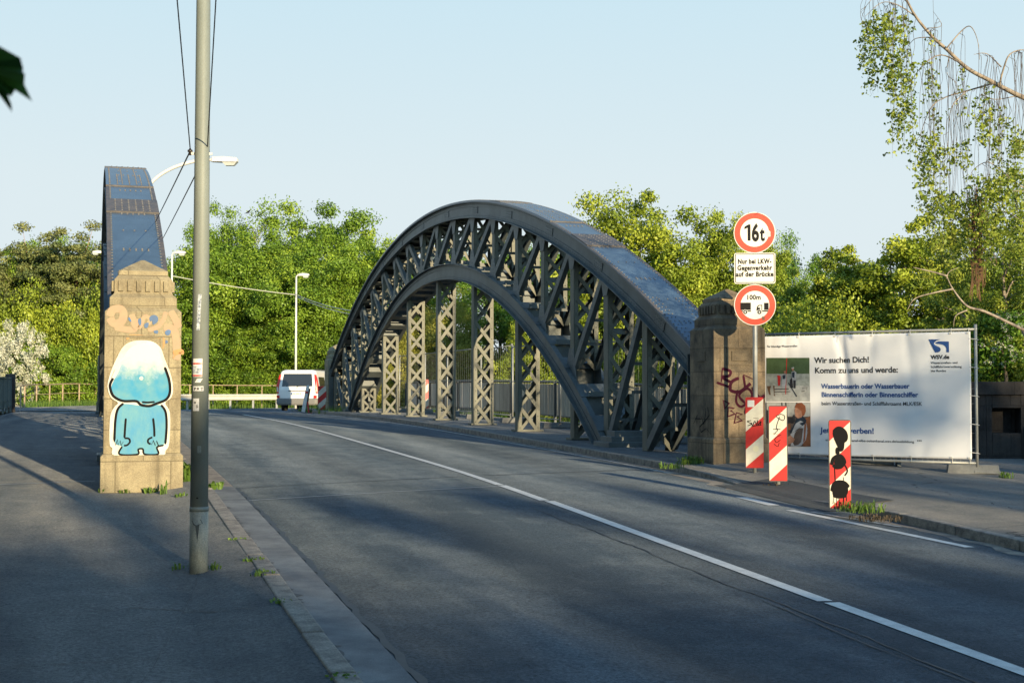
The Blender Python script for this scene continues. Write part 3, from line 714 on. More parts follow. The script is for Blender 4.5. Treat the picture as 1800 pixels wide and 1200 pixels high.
for P, wd in (([(150, 720), (180, 650), (260, 640), (290, 700), (260, 780), (190, 790), (150, 730)], .09), ([(200, 830), (300, 850), (400, 850), (390, 760), (370, 690)], .07),
              ([(420, 740), (450, 830), (500, 720), (560, 740), (540, 800)], .05), ([(540, 860), (640, 820), (700, 740), (720, 660)], .05), ([(770, 650), (820, 740), (860, 830)], .08),
              ([(700, 820), (800, 850), (830, 950), (840, 1100), (830, 1170)], .09)): stroke(g, Z6(P), wd, y0, 0)
for P, wd in (([(330, 960), (360, 920), (500, 925), (690, 940), (690, 1050)], .03), ([(800, 1100), (880, 1080), (880, 1110)], .06), ([(800, 1150), (870, 1060)], .03)): stroke(g, Z6(P), wd, y0-.003, 2)
for P in ([(335, 740), (350, 725), (370, 770), (350, 765)], [(440, 745), (465, 735), (470, 790), (455, 810), (438, 775)], [(505, 790), (545, 780), (535, 830), (505, 830)],
          [(555, 720), (600, 695), (640, 720), (635, 770), (590, 800), (580, 760), (560, 765)], [(600, 865), (640, 860), (640, 890), (610, 890)], [(715, 870), (750, 850), (775, 865), (760, 905), (725, 905)], [(715, 965), (740, 965), (745, 990), (720, 995)]): fill(g, Z6(P), y0-.0065, 1)
g.build('painted_scrawl', [M['gp'], M['gd'], M['go']], pL)
# lower part of the mural: the blue figure, its edge breaking over the panel
g = MB(); yy = yf-.0195
W = [(685, 390), (705, 320), (735, 250), (770, 185), (830, 150), (930, 148), (990, 185), (1020, 260), (1055, 350), (1072, 440), (1060, 500), (1025, 535), (1055, 600), (1052, 780), (1030, 830), (1000, 858), (735, 858), (712, 810), (695, 780), (697, 620), (720, 560), (742, 532), (700, 500), (680, 440)]
fill(g, Z2(W), yy, 0)
fill(g, Z2([(745, 335), (765, 270), (800, 205), (850, 175), (930, 172), (980, 205), (1010, 290), (1042, 380), (1050, 450), (1030, 505), (980, 530), (900, 542), (860, 520), (775, 520), (725, 488), (702, 440), (720, 385)]), yy-.0012, 2)
fill(g, Z2([(780, 538), (745, 570), (730, 640), (727, 775), (765, 800), (755, 848), (860, 848), (868, 822), (893, 822), (905, 848), (980, 848), (975, 805), (1018, 795), (1033, 700), (1035, 600), (1018, 560), (980, 545), (900, 552)]), yy-.0012, 1)
fig = g.build('painted_figure', [M['gw'], M['gb'], M['gfade']], pL)
g = MB(); LAY[0] = 0
for P, wd in (([(712, 380), (697, 410), (695, 440), (715, 490), (770, 520), (850, 522), (880, 545), (930, 552), (970, 538), (1030, 512), (1053, 465), (1047, 390), (1020, 310)], .020),
              ([(775, 535), (742, 570), (728, 640), (723, 770)], .018), ([(1000, 545), (1028, 590), (1035, 680), (1028, 790)], .018), ([(790, 627), (786, 690), (783, 748)], .016),
              ([(783, 750), (808, 752), (816, 772), (800, 792), (780, 795)], .014), ([(723, 765), (730, 792), (742, 758), (746, 792), (758, 765), (764, 795), (776, 772)], .010),
              ([(953, 627), (960, 690), (962, 742)], .016), ([(950, 745), (926, 758), (925, 778), (940, 788)], .014), ([(945, 792), (955, 765), (968, 797), (975, 768), (988, 800), (1020, 796)], .010),
              ([(770, 800), (755, 848), (862, 850), (866, 820), (893, 818), (905, 850), (985, 850), (978, 808), (1018, 796)], .014), ([(885, 527), (920, 530), (962, 526)], .014),
              ([(700, 380), (720, 330)], .006)): stroke(g, Z2(P), wd*1.5, yy-.002, 0, smooth=(wd != .010))
g.disc((Z2([(880, 380)])[0][0], yy-.0055, Z2([(880, 380)])[0][1]), .022, .001, 14, 1)
g.build('painted_outline', [M['paintb'], M['gw']], fig)
# scrawls on the right pillar
g = MB(); LAY[0] = 0
def ZR(P): return [((x/4.287+1180-1298)/97, (822-(640+y/4.287))/116) for x, y in P]
for P, wd in (([(385, 35), (378, 140)], .035), ([(385, 40), (440, 60), (430, 95), (385, 105), (455, 150)], .035), ([(345, 145), (400, 165), (450, 185)], .03), ([(500, 110), (450, 140), (440, 200), (500, 215), (560, 170), (580, 150)], .04),
              ([(530, 90), (540, 180), (520, 200)], .03), ([(530, 85), (610, 125)], .025), ([(490, 200), (480, 290), (520, 325), (590, 250), (560, 190), (500, 240), (540, 300)], .03), ([(560, 300), (540, 370), (560, 380)], .03), ([(590, 180), (640, 260), (680, 240)], .04)):
    stroke(g, ZR(P), wd*1.25, yr-.0005, 0)
for P in ([(390, 275), (400, 340), (430, 300), (395, 280)], [(425, 330), (420, 400), (470, 380), (440, 355), (465, 340), (425, 330)], [(480, 370), (465, 450), (520, 430), (485, 400), (520, 385), (480, 370)]): stroke(g, ZR(P), .036, yr-.0005, 0, smooth=False)
g.build('purple_scrawl', M['gv'], pR)
g = MB(); n0 = 0                                         # black tag on the side facing the road
for P in ([(160, 470), (190, 400), (185, 470), (175, 430), (215, 430)], [(215, 410), (235, 470), (245, 410), (250, 350)], [(260, 340), (275, 400), (240, 450), (205, 490), (215, 530), (250, 500)], [(255, 500), (285, 540), (280, 420)]):
    P2 = [((x-220)/4.287/42, (822-(640+y/4.287))/113) for x, y in P]; Q = []
    stroke(g, P2, .02, 0, 0, smooth=False)
g.v = [(-.4325+q[1], .45-q[0]*.9, q[2]) for q in g.v]
g.build('black_tag', M['paintb'], pR)

# ------------------------------------------------------------------ traffic signs
s = at(1328, 820, 20.0); sx, sy = s.x, 19.95; sz = G(sx, sy)+.14
sign = thing('traffic_sign', 'tall signpost with two round red-rimmed signs and a white text plate', 'traffic sign', (sx, sy, sz), R(-6))
top_ = at(1328, 380, sy).z-sz
mb = MB(); mb.tube([(0, .05, 0), (0, .05, top_-.1)], .034, 16); mb.build('post', M['galv'], sign, smooth=True)
def plate(cz, lab):
    mb = MB(); mb.disc((0, .004, cz), .302, .006, 56); mb.disc((0, .012, cz), .285, .008, 40)
    b = mb.build('round_sign', M['signw'], sign); b['label'] = lab
    mb = MB(); n = 64
    ro, ri = .292, .208; o = [(math.cos(2*math.pi*k/n)*ro, -.0032, cz+math.sin(2*math.pi*k/n)*ro) for k in range(n)]; i_ = [(math.cos(2*math.pi*k/n)*ri, -.0032, cz+math.sin(2*math.pi*k/n)*ri) for k in range(n)]
    mb.add(o+i_, [(k, (k+1) % n, n+(k+1) % n, n+k) for k in range(n)]); mb.build('red_ring', M['red'], b)
    mb = MB(); mb.box((0, .03, cz+.12), (.09, .03, .03)); mb.box((0, .03, cz-.12), (.09, .03, .03)); mb.build('clamp', M['galv'], b)
    return b
c1 = at(1332, 409, sy).z-sz; c2 = at(1328, 536, sy).z-sz; c3 = at(1330, 471.5, sy).z-sz
b1 = plate(c1, 'round weight-limit sign reading 16t')
mb = MB(); mb.add([(x, -.0045, c1+z) for x, z in ((-.100, -.118), (-.058, -.118), (-.058, .122), (-.090, .122), (-.146, .088), (-.146, .050), (-.100, .075))], [tuple(range(7))]); mb.build('digit', M['black'], b1); text('6', .345, -.042, c1-.118, M['black'], b1, 'digit', -.0045, .62, .013)
text('t', .30, .082, c1-.115, M['black'], b1, 'letter', -.0045, .60, .010)
mb = MB(); mb.box((.195, -.0045, c1-.02), (.06, .002, .085)); mb.box((.205, -.0065, c1-.025), (.05, .002, .07), 1); mb.build('sticker', [M['signw'], mat('grey sticker', (.5, .5, .48), .6)], b1)
mb = MB(); w2, h2 = .297, .226; Q = []
def rr(w_, h_, r, cz, y, n=5, cx=0):
    P = []
    for (sx_, sz_, a0_) in ((1, 1, 0), (-1, 1, 90), (-1, -1, 180), (1, -1, 270)):
        for k in range(n+1):
            a = R(a0_+90*k/n); P.append((cx+sx_*(w_-r)+math.cos(a)*r, y, cz+sz_*(h_-r)+math.sin(a)*r))
    return P
mb.loops([rr(w2, h2, .03, c3, .006), rr(w2, h2, .03, c3, -.002)]); b3 = mb.build('text_plate', M['signw'], sign)
mb = MB(); o = rr(w2-.012, h2-.012, .022, c3, -.0035); i_ = rr(w2-.022, h2-.022, .016, c3, -.0035); n = len(o)
mb.add(o+i_, [(k, (k+1) % n, n+(k+1) % n, n+k) for k in range(n)]); mb.build('border', M['black'], b3)
for k, l in enumerate(('Nur bei LKW-', 'Gegenverkehr', 'auf der Brücke')):
    text(l, .098, -.002, c3+.068-.094*k, M['black'], b3, 'lettering', -.0045, (.478, .497, .535)[k]/twidth(l, .098, 1.1), .0042, 'CENTER', space=1.1)
b2 = plate(c2, 'round truck distance sign reading 100m')
text('100m', .098, -.02, c2+.080, M['black'], b2, 'lettering', -.0045, .92, .003, 'CENTER', space=1.05)
mb = MB(); yk = -.0045
def rect(x0, z0, x1, z1, mi=0, y=None): mb.add([(x0, y or yk, z0), (x1, y or yk, z0), (x1, y or yk, z1), (x0, y or yk, z1)], [(0, 1, 2, 3)], mi)
def px(x, z): return ((x-605)/4/120, (705-z)/4/120)         # zoomed photo pixels -> metres on the sign
x0, z1 = px(499, 688); x1, z0 = px(576, 740); rect(x0+.008, c2+z0, x1, c2+z1)
x0, z1 = px(508, 743); x1, z0 = px(576, 752); rect(x0+.005, c2+z0, x1, c2+z1-.001)
x0, z1 = px(668, 690); x1, z0 = px(701, 740); rect(x0, c2+z0, x1-.004, c2+z1)
x0, z1 = px(655, 743); x1, z0 = px(698, 752); rect(x0, c2+z0, x1-.005, c2+z1-.001)
P = [px(a, b) for a, b in ((615, 740), (618, 718), (628, 705), (655, 704), (655, 745), (650, 745), (650, 710), (632, 711), (624, 722), (640, 724), (640, 745), (614, 745))]
mb.add([(a, yk, c2+b) for a, b in P], [tuple(range(12))])
for (cx_, cz_) in ((537, 754), (635, 755)):
    a, b = px(cx_, cz_)
    for r_, mi, y in ((.036, 1, yk-.0005), (.030, 0, yk-.001), (.012, 1, yk-.0015)):
        n = 20; mb.add([(a+math.cos(2*math.pi*k/n)*r_, y, c2+b+math.sin(2*math.pi*k/n)*r_) for k in range(n)], [tuple(range(n))], mi)
mb.build('truck_symbol', [M['black'], M['signw']], b2)
mb = MB(); mb.box((.12, -.0055, c2-.195), (.04, .002, .05)); mb.build('sticker', mat('brown sticker', (.14, .06, .04), .6), b2)

# ------------------------------------------------------------------ striped marker boards
def bake(label, X, Y, zbot, border, rz, lean=0, sign_=1, name='marker_board', h=1.0, w_=.25, group='red and white marker boards'):
    z0 = G(X, Y)+.13; t = thing(name, label, 'marker board', (X, Y, z0), rz, group)
    if lean: t.rotation_euler = (0, lean, rz)
    zb = zbot-z0
    mb = MB(); mb.tube([(0, .03, -.05), (0, .03, zb+.9*h)], .028, 12); mb.build('post', M['galv'], t, smooth=True)
    mb = MB(); mb.loops([rr(w_/2, h/2, .03, zb+h/2, .006), rr(w_/2, h/2, .03, zb+h/2, -.006)]); fr = mb.build('frame', M['edge'] if border else M['bred'], t)
    mb = MB(); m_ = .011 if border else .002; x0, x1 = -w_/2+m_, w_/2-m_; za, zz = zb+m_, zb+h-m_
    # alternating diagonal bands clipped to the board
    per = .335; wv = x1-x0; rise = .235
    def clip(P, z, keep_above):
        out = []
        for i in range(len(P)):
            a, b = P[i], P[(i+1) % len(P)]; ia = (a[1] >= z) if keep_above else (a[1] <= z); ib = (b[1] >= z) if keep_above else (b[1] <= z)
            if ia: out.append(a)
            if ia != ib:
                k = (z-a[1])/(b[1]-a[1]); out.append((a[0]+(b[0]-a[0])*k, z))
        return out
    for i in range(-2, 5):
        z = zb+.012+.25*i*h; rise = .215*h*(w_/.25)
        P = [(x0, z), (x1, z+rise), (x1, z+rise+.25*h), (x0, z+.25*h)]
        P = clip(P, za, True)
        if P: P = clip(P, zz, False)
        if len(P) >= 3: mb.add([(x, -.0072, q) for x, q in P], [tuple(range(len(P)))], 0 if i % 2 else 1)
    mb.build('striped_sheet', [M['bred'], M['bakew']], fr)
    return t, zb, fr
k1, zb1, f_1 = bake('marker board nearest the signpost, without a dark rim, with a white sticker and black scribble', 3.44, 19.4, at(1325, 822, 19.4).z, False, R(-7))
g = MB(); LAY[0] = 0; s1 = 2400/19.4
def K1(P): return [((1180+x/4.287-1325.5)/s1, zb1+(822-(640+y/4.287))/s1) for x, y in P]
for P in ([(600, 425), (570, 432), (600, 450), (572, 465)], [(600, 440), (610, 462), (625, 430), (640, 460)], [(615, 405), (655, 410)], [(645, 420), (650, 455), (672, 430), (665, 460)], [(600, 470), (640, 462), (675, 458)]): stroke(g, K1(P), .012, -.0078, 0)
g.build('scribble', M['paintb'], f_1)
mb = MB(); q = K1([(598, 298)])[0]; mb.box((q[0], -.0085, q[1]), (.095, .002, .095)); q = K1([(633, 636)])[0]; mb.disc((q[0], -.0078, q[1]), .042, .001, 20, 1)
mb.build('sticker', [M['signw'], mat('pale green sticker', (.62, .6, .42), .6)], f_1)
k2, zb2, f_2 = bake('marker board with thin black scrawl, middle of the three in front of the banner', 3.51, 18.05, at(1367, 846, 18.05).z, True, R(-7))
g = MB(); s2 = 2400/18.05
def K2(P): return [((1180+x/4.287-1367)/s2, zb2+(846-(640+y/4.287))/s2) for x, y in P]
for P in ([(820, 380), (790, 395), (840, 425), (850, 390), (815, 375)], [(815, 395), (790, 480), (820, 490)], [(765, 490), (800, 495), (770, 530)], [(825, 530), (780, 560), (790, 590), (820, 570)], [(830, 350), (835, 360)], [(765, 520), (800, 530)], [(770, 600), (800, 620), (810, 590)]): stroke(g, K2(P), .008, -.0078, 0)
g.build('scribble', M['paintb'], f_2)
k3, zb3, f_3 = bake('marker board smeared with black paint, nearest to the road at the right', 3.69, 15.4, at(1475, 894, 15.4).z, True, R(-8))
g = MB(); s3 = 2400/15.4
def K3(P): return [((1180+x/4.287-1475.5)/s3, zb3+(894-(640+y/4.287))/s3) for x, y in P]
for P, wd in (([(1225, 520), (1260, 490), (1300, 520), (1300, 570), (1240, 580)], .05), ([(1240, 520), (1230, 570)], .04), ([(1290, 540), (1280, 640), (1250, 640), (1250, 680)], .035), ([(1245, 590), (1300, 600)], .045),
              ([(1205, 760), (1220, 710), (1270, 690), (1300, 740), (1250, 780), (1215, 760)], .03), ([(1290, 740), (1320, 800), (1300, 840)], .012), ([(1210, 960), (1230, 900), (1290, 895), (1325, 930)], .045), ([(1225, 930), (1300, 940)], .05),
              ([(1215, 980), (1260, 990), (1310, 980)], .05), ([(1225, 760), (1230, 880)], .02), ([(1290, 850), (1292, 900)], .012), ([(1222, 990), (1212, 1050)], .008), ([(1240, 1000), (1240, 1060)], .01), ([(1258, 1000), (1257, 1080)], .012), ([(1290, 990), (1292, 1060)], .02), ([(1310, 950), (1312, 1030)], .012)):
    stroke(g, K3(P), wd*1.25, -.0078, 0)
for P in ([(1215, 520), (1240, 485), (1290, 490), (1308, 530), (1300, 600), (1265, 640), (1235, 590)], [(1225, 735), (1250, 700), (1290, 715), (1300, 760), (1270, 790), (1235, 780)], [(1212, 930), (1240, 890), (1300, 892), (1325, 940), (1310, 990), (1260, 1010), (1215, 990)]):
    Q = K3(P); cx_, cz_ = sum(q[0] for q in Q)/len(Q), sum(q[1] for q in Q)/len(Q); fill(g, [(q[0], q[1]) for q in Q], -.0125, 0)
g.build('black_smears', M['paintb'], f_3)
bake('far marker board standing against the pillar beside the van', *(lambda q: (q.x, q.y))(at(566, 727, 55)), at(566, 722, 55).z, False, R(-4), h=1.0, w_=.34)
bake('narrow marker board behind the lattice posts of the right footway', *(lambda q: (q.x, q.y))(at(750, 720, 47)), at(750, 718, 47).z, False, R(20), group='red and white marker boards', w_=.12)

# ------------------------------------------------------------------ banner on its fence panel
A0 = V(3.93, 21.45, 0); B0 = V(6.66, 19.6, 0); dd = (B0-A0); BL = dd.length; brz = math.atan2(dd.y, dd.x)
zt = at(1343, 588, 21.45).z; zbm = at(1343, 803, 21.45).z; gz = G(5.3, 20.5)+.15
fence = thing('mesh_fence_panel', 'galvanised site fence panel carrying the white banner', 'fence panel', (A0.x, A0.y, gz), brz, 'site fence panels')
H1, H0 = zt-gz, zbm-gz
mb = MB(); mb.tube([(0, 0, .08), (0, 0, H1+.03)], .021, 10); mb.tube([(BL, 0, .04), (BL, 0, H1+.07)], .021, 10); mb.tube([(-.03, 0, H1), (BL+.02, 0, H1)], .019, 10); mb.tube([(0, 0, H0), (BL, 0, H0)], .019, 10)
mb.build('tube_frame', M['galv'], fence, smooth=True)
mb = MB()
for i in range(1, 42): mb.tube([(BL*i/42, 0, H0), (BL*i/42, 0, H1)], .002, 4)
for i in range(1, 9): mb.tube([(0, .003, H0+(H1-H0)*i/9), (BL, .003, H0+(H1-H0)*i/9)], .002, 4)
mb.build('wire_mesh', M['galv'], fence)
ban = thing('advertising_banner', 'large white recruiting banner with blue text and two photographs, tied to the fence', 'banner', (A0.x, A0.y, gz), brz)
bz0, bz1, bx0, bx1 = H0+.055, H1-.035, .01, BL-.06
def cloth(x, z):
    q = (x-bx0)/(bx1-bx0); v = (z-bz0)/(bz1-bz0)
    y = -.05-.012*math.sin(3.1*q*math.pi+.6)*math.sin(v*math.pi)
    for (cx, sl_, am, wd) in ((.42, .10, .015, .045), (.62, .22, .012, .05), (1.25, .35, .018, .05), (1.33, .12, .012, .04), (1.8, -.25, .008, .06), (2.3, .2, .010, .06), (2.75, -.3, .008, .08), (.2, -.2, .01, .05)):
        d = x-(cx+sl_*(1-v)); am = am*.25 if cx < .9 else am; y += 1.35*am*math.exp(-(d/(wd*(1+1.5*(1-v))))**2)*(.25+.75*v)*(1 if v > .0 else 0)
    for (cx, sl_, am, wd) in ((1.0, .5, .008, .07), (2.5, .5, .010, .09), (.5, -.3, .008, .06)):
        d = x-(cx+sl_*v); y += am*math.exp(-(d/(wd*(1+v)))**2)*(1-v)
    return y
def sheet(x0, z0, x1, z1, m, parent, name, nx, nz, off=0.0):
    mb = MB(); vs = []
    for i in range(nx+1):
        for j in range(nz+1):
            x = x0+(x1-x0)*i/nx; z = z0+(z1-z0)*j/nz; vs.append((x, cloth(x, z)-off, z))
    mb.add(vs, [(i*(nz+1)+j, (i+1)*(nz+1)+j, (i+1)*(nz+1)+j+1, i*(nz+1)+j+1) for i in range(nx) for j in range(nz)])
    return mb.build(name, m, parent, smooth=True)
cl = sheet(bx0, bz0, bx1, bz1, M['banner'], ban, 'banner_sheet', 150, 60)
cl.modifiers.new('s', 'SOLIDIFY').thickness = .0015
mb = MB()
for x in (.05, .62, 1.2, 1.78, 2.35, 2.95, 3.2):
    for z, zz in ((bz1-.02, H1), (bz0+.02, H0)):
        if bx0 < x < bx1:
            mb.tube([(x, cloth(x, z)-.004, z), (x+.01, -.028, (z+zz)/2), (x, -.024, zz), (x+.004, .01, zz+.022*(1 if zz == H1 else -1))], .005, 5)
            mb.box((x, cloth(x, z)-.006, z), (.03, .008, .022))
for z in frange(bz0+.1, bz1-.1, .40):
    mb.tube([(bx1-.02, cloth(bx1-.02, z)-.004, z), (BL+.0, -.028, z-.01), (BL+.02, .0, z-.01)], .005, 5); mb.tube([(BL+.0, -.026, z-.01), (BL+.05, -.03, z-.02)], .004, 4)
each(mb, 'tie', M['white'], ban)
bw, bh = bx1-bx0, bz1-bz0
def bp(x, y):                                          # zoomed banner pixels (95..1470 x 115..900) -> metres
    u = (x-95)/(1468-95); topy = 115-25*u; boty = 893+24*u; v = (boty-y)/(boty-topy)
    # undo the perspective foreshortening of the panel
    s_ = u/(1.07-.07*u) if False else u*(1.0+.035)-.035*u*u*1.0
    return bx0+bw*u, bz0+bh*v
def btext(body, x, x2, y, h, m, bold=0):               # from x to x2, h = cap height, in zoomed pixels
    X, Z = bp(x, y); sz_ = h/785*bh/.70; xs = (bp(x2, y)[0]-X)/twidth(body, sz_)
    return text(body, sz_, X, Z, m, cl, 'lettering', 0, xs, bold, 'LEFT', cloth)
btext('Für lebendige Wasserstraßen', 137, 348, 187, 14, M['btext'], .0004)
btext('Wir suchen Dich!', 467, 828, 291, 37, M['btext'], .0030)
btext('Komm zu uns und werde:', 468, 1013, 358, 37, M['btext'], .0030)
btext('Wasserbauerin oder Wasserbauer', 512, 1090, 460, 31, M['bblue'], .0028)
btext('Binnenschifferin oder Binnenschiffer', 512, 1140, 515, 31, M['bblue'], .0028)
btext('beim Wasserstraßen- und Schifffahrtsamt MLK/ESK', 512, 1166, 569, 23, M['btext'], .0009)
btext('Jetzt bewerben!', 505, 860, 752, 36, M['bblue'], .0030)
btext('www.mittellandkanal-elbe-seitenkanal.wsv.de/ausbildung', 536, 1115, 806, 15, M['btext'], .0004)
btext('WSV.de', 1225, 1338, 267, 24, M['btext'], .0030)
for k, (l, xe) in enumerate((('Wasserstraßen- und', 1388), ('Schifffahrtsverwaltung', 1412), ('des Bundes', 1318))): btext(l, 1224, xe, 299+26*k, 14, M['btext'], .0004)
mb = MB()
for q in range(3):                                     # three small chevrons
    P = [bp(1135+q*10, 793), bp(1143+q*10, 799), bp(1135+q*10, 805)]; mb.add([(a, cloth(a, b)-.004, b) for a, b in P], [(0, 1, 2)])
mb.build('chevrons', M['btext'], cl)
mb = MB()                                              # the blue emblem: a shield-like block cut by a winding river
def em(P):
    P = catmull(P, 3, True) if False else P
    Q = [bp(*p) for p in P]; mb.add([(a, cloth(a, b)-.004, b) for a, b in Q], [tuple(range(len(Q)))])
em([(1212, 139), (1286, 139), (1262, 147), (1246, 160), (1247, 172), (1262, 182), (1282, 193), (1288, 205), (1283, 217), (1270, 224), (1252, 224), (1238, 195)])
em([(1252, 160), (1272, 152), (1338, 153), (1338, 224), (1322, 224), (1323, 200), (1315, 184), (1300, 174), (1282, 170), (1262, 168)])
mb.build('emblem', M['bblue'], cl)
# two printed photographs
PH = {n: mat('print '+n, c, .5, col2=tuple(x*.6 for x in c), vscale=sc) for n, c, sc in (('treeline', (.07, .12, .055), 9), ('water', (.42, .44, .44), 6), ('water far', (.33, .37, .36), 14), ('boat', (.40, .41, .40), 14), ('dark', (.03, .032, .04), 10), ('shirt', (.42, .45, .50), 8), ('red', (.55, .03, .03), 8), ('skin', (.42, .22, .15), 8), ('hair', (.22, .075, .035), 10), ('wood', (.28, .11, .05), 8), ('panel', (.12, .09, .08), 9), ('brown', (.12, .07, .04), 10), ('vest', (.02, .035, .06), 9))}
MI = {n: i for i, n in enumerate(PH)}
mb = MB(); lay = [0]
def pq(P, n, nx=1):
    lay[0] += 1; Q = [bp(*p) for p in P]; mb.add([(a, cloth(a, b)-.0035-.0004*lay[0], b) for a, b in Q], [tuple(range(len(Q)))], MI[n])
def pgrid(x0, y0, x1, y1, n):
    lay[0] += 1; K = 14
    vs = []
    for i in range(K+1):
        for j in range(K+1):
            a, b = bp(x0+(x1-x0)*i/K, y0+(y1-y0)*j/K); vs.append((a, cloth(a, b)-.0035-.0004*lay[0], b))
    mb.add(vs, [(i*(K+1)+j, (i+1)*(K+1)+j, (i+1)*(K+1)+j+1, i*(K+1)+j+1) for i in range(K) for j in range(K)], MI[n])
pgrid(132, 256, 433, 362, 'treeline'); pgrid(132, 362, 434, 440, 'water far'); pgrid(132, 440, 435, 545, 'water')
pq([(135, 445), (190, 440), (195, 510), (150, 500)], 'brown'); pq([(190, 450), (420, 447), (415, 475), (385, 495), (190, 502)], 'boat'); pq([(190, 462), (415, 458), (413, 463), (190, 468)], 'dark'); pq([(190, 480), (400, 476), (398, 480), (190, 485)], 'dark')
pq([(274, 258), (279, 258), (270, 500), (265, 500)], 'red'); pq([(210, 372), (233, 376), (230, 440), (216, 442)], 'red')
pq([(240, 455), (243, 400), (240, 370), (258, 360), (275, 366), (272, 400), (266, 455)], 'shirt'); pq([(246, 372), (268, 370), (266, 395), (248, 398)], 'vest'); pq([(256, 343), (270, 342), (272, 360), (258, 362)], 'skin')
pq([(300, 400), (318, 385), (322, 440), (335, 455), (300, 455)], 'dark'); pq([(309, 350), (330, 342), (344, 352), (342, 400), (338, 458), (322, 458), (316, 400)], 'shirt'); pq([(314, 352), (332, 350), (330, 390), (316, 385)], 'vest'); pq([(322, 405), (340, 405), (338, 458), (324, 458)], 'dark'); pq([(312, 326), (325, 322), (327, 340), (314, 343)], 'skin'); pq([(310, 322), (328, 318), (328, 326), (310, 328)], 'signw' if False else 'shirt')
pq([(285, 420), (290, 420), (350, 512), (344, 514)], 'dark')
pgrid(132, 552, 438, 842, 'panel'); pgrid(134, 554, 436, 645, 'water')
for xx in (240, 268, 345): pq([(xx-4, 553), (xx+5, 553), (xx+14, 650), (xx+4, 655)], 'dark')
pq([(132, 600), (230, 640), (330, 655), (336, 680), (236, 700), (132, 690)], 'dark'); pq([(236, 690), (300, 695), (300, 730), (240, 745)], 'wood'); pq([(400, 660), (438, 640), (438, 842), (385, 842)], 'wood')
pq([(300, 745), (340, 690), (370, 672), (410, 690), (420, 740), (405, 800), (370, 842), (300, 842)], 'shirt'); pq([(330, 690), (345, 650), (385, 640), (412, 668), (405, 690), (340, 740), (300, 760), (296, 745)], 'vest')
pq([(242, 800), (300, 770), (330, 795), (320, 815), (260, 842), (242, 842)], 'skin'); pq([(334, 640), (330, 600), (345, 572), (385, 575), (392, 620), (378, 650), (352, 658)], 'skin')
pq([(330, 585), (345, 558), (380, 553), (405, 575), (408, 610), (395, 640), (383, 642), (378, 610), (352, 590)], 'hair'); pq([(305, 690), (318, 640), (328, 630), (336, 650), (322, 690)], 'dark')
mb.build('printed_photographs', list(PH.values()), cl)
def foot(x, y, z, rz, label):
    t = MB(); P = [(-.36, -.11, 0), (.36, -.11, 0), (.36, .11, 0), (-.36, .11, 0)]; Q = [(-.34, -.10, .13), (.34, -.10, .13), (.34, .10, .13), (-.34, .10, .13)]; t.loops([P, Q]); t.box((.10, -.112, .03), (.18, .01, .03))
    o = t.build('concrete_foot', M['conc'], None, bevel=.015); o.location = (x, y, z); o.rotation_euler = (0, 0, rz); return tag(o, label, 'fence foot', 'concrete feet of the site fences')
p = at(1530, 815, 20.9); foot(p.x, p.y, G(p.x, p.y)+.15, R(-20), 'dark block lying under the middle of the banner')
p = at(1716, 830, 19.7); foot(p.x-.05, p.y, G(p.x, p.y)+.15, R(-12), 'grey concrete block holding the right end of the banner fence')

# ------------------------------------------------------------------ dark stone parapet at the right
wl = thing('stone_parapet', 'dark sooty stone parapet with a square opening, right of the banner', 'wall', (5.2, 23.1, G(5.2, 23.1)+.12), R(-4))
def wbox(x0, x1, z0, z1, y0=0, y1=.5, m=M['basalt'], nm='wall_block', b=.01):
    t = MB(); t.box(((x0+x1)/2, (y0+y1)/2, (z0+z1)/2), (x1-x0, y1-y0, z1-z0)); return t.build(nm, m, wl, bevel=b)
wbox(0, 2.75, -.1, 1.02); wbox(2.75, 2.85, -.1, 1.02); wbox(2.85, 3.32, -.1, .38); wbox(3.32, 12, -.1, 1.02); wbox(2.85, 3.32, .80, 1.02)
wbox(2.84, 3.33, .36, .82, .34, .45)
wbox(-.03, 12.05, 1.02, 1.24, -.05, .55, nm='coping')
t = MB(); t.box((3.42, -.06, .24), (.06, .03, .52))
o = t.build('rusty_stake', mat('rusty iron', (.16, .07, .035), .8, var=.3), wl)

# ------------------------------------------------------------------ site fences, railing along the right footway
def site_fence(t0, t1, u0, u1, lab, lean=0.0):
    a = wp(t0, u0); b = wp(t1, u1); d = b-a; L = d.length; z0 = (G(a.x, a.y)+G(b.x, b.y))/2+.14
    f = thing('mesh_fence_panel', lab, 'fence panel', (a.x, a.y, z0), math.atan2(d.y, d.x), 'site fence panels')
    m = MB(); q = lean
    m.tube([(0, 0, .02), (q, 0, 2.05)], .021, 8); m.tube([(L, 0, .02), (L+q, 0, 2.05)], .021, 8); m.tube([(q, 0, 2.0), (L+q, 0, 2.0)], .016, 6); m.tube([(0, 0, .16), (L, 0, .16)], .016, 6); m.tube([(q*.6, 0, 1.1), (L+q*.6, 0, 1.1)], .008, 5)
    m.build('tube_frame', M['galv'], f, smooth=True)
    m = MB(); n = int(L/.2)
    for i in range(1, n): m.tube([(L*i/n, 0, .16), (L*i/n+q, 0, 2.0)], .0017, 4)
    m.build('wire_mesh', M['galv'], f)
ft = [20.5, 24.0, 27.5, 31.0, 34.5, 38.0, 41.5, 45.0, 48.5]
words = ['nearest the pillar', 'second from the near pillar', 'third from the near pillar', 'middle of the row', 'fifth along', 'sixth along', 'seventh along', 'farthest along']
for i in range(8): site_fence(ft[i], ft[i+1]-.06, 10.55+.12*(i % 2), 10.55+.12*((i+1) % 2), 'wire mesh site fence panel behind the right arch, '+words[i], random.uniform(-.09, .09))
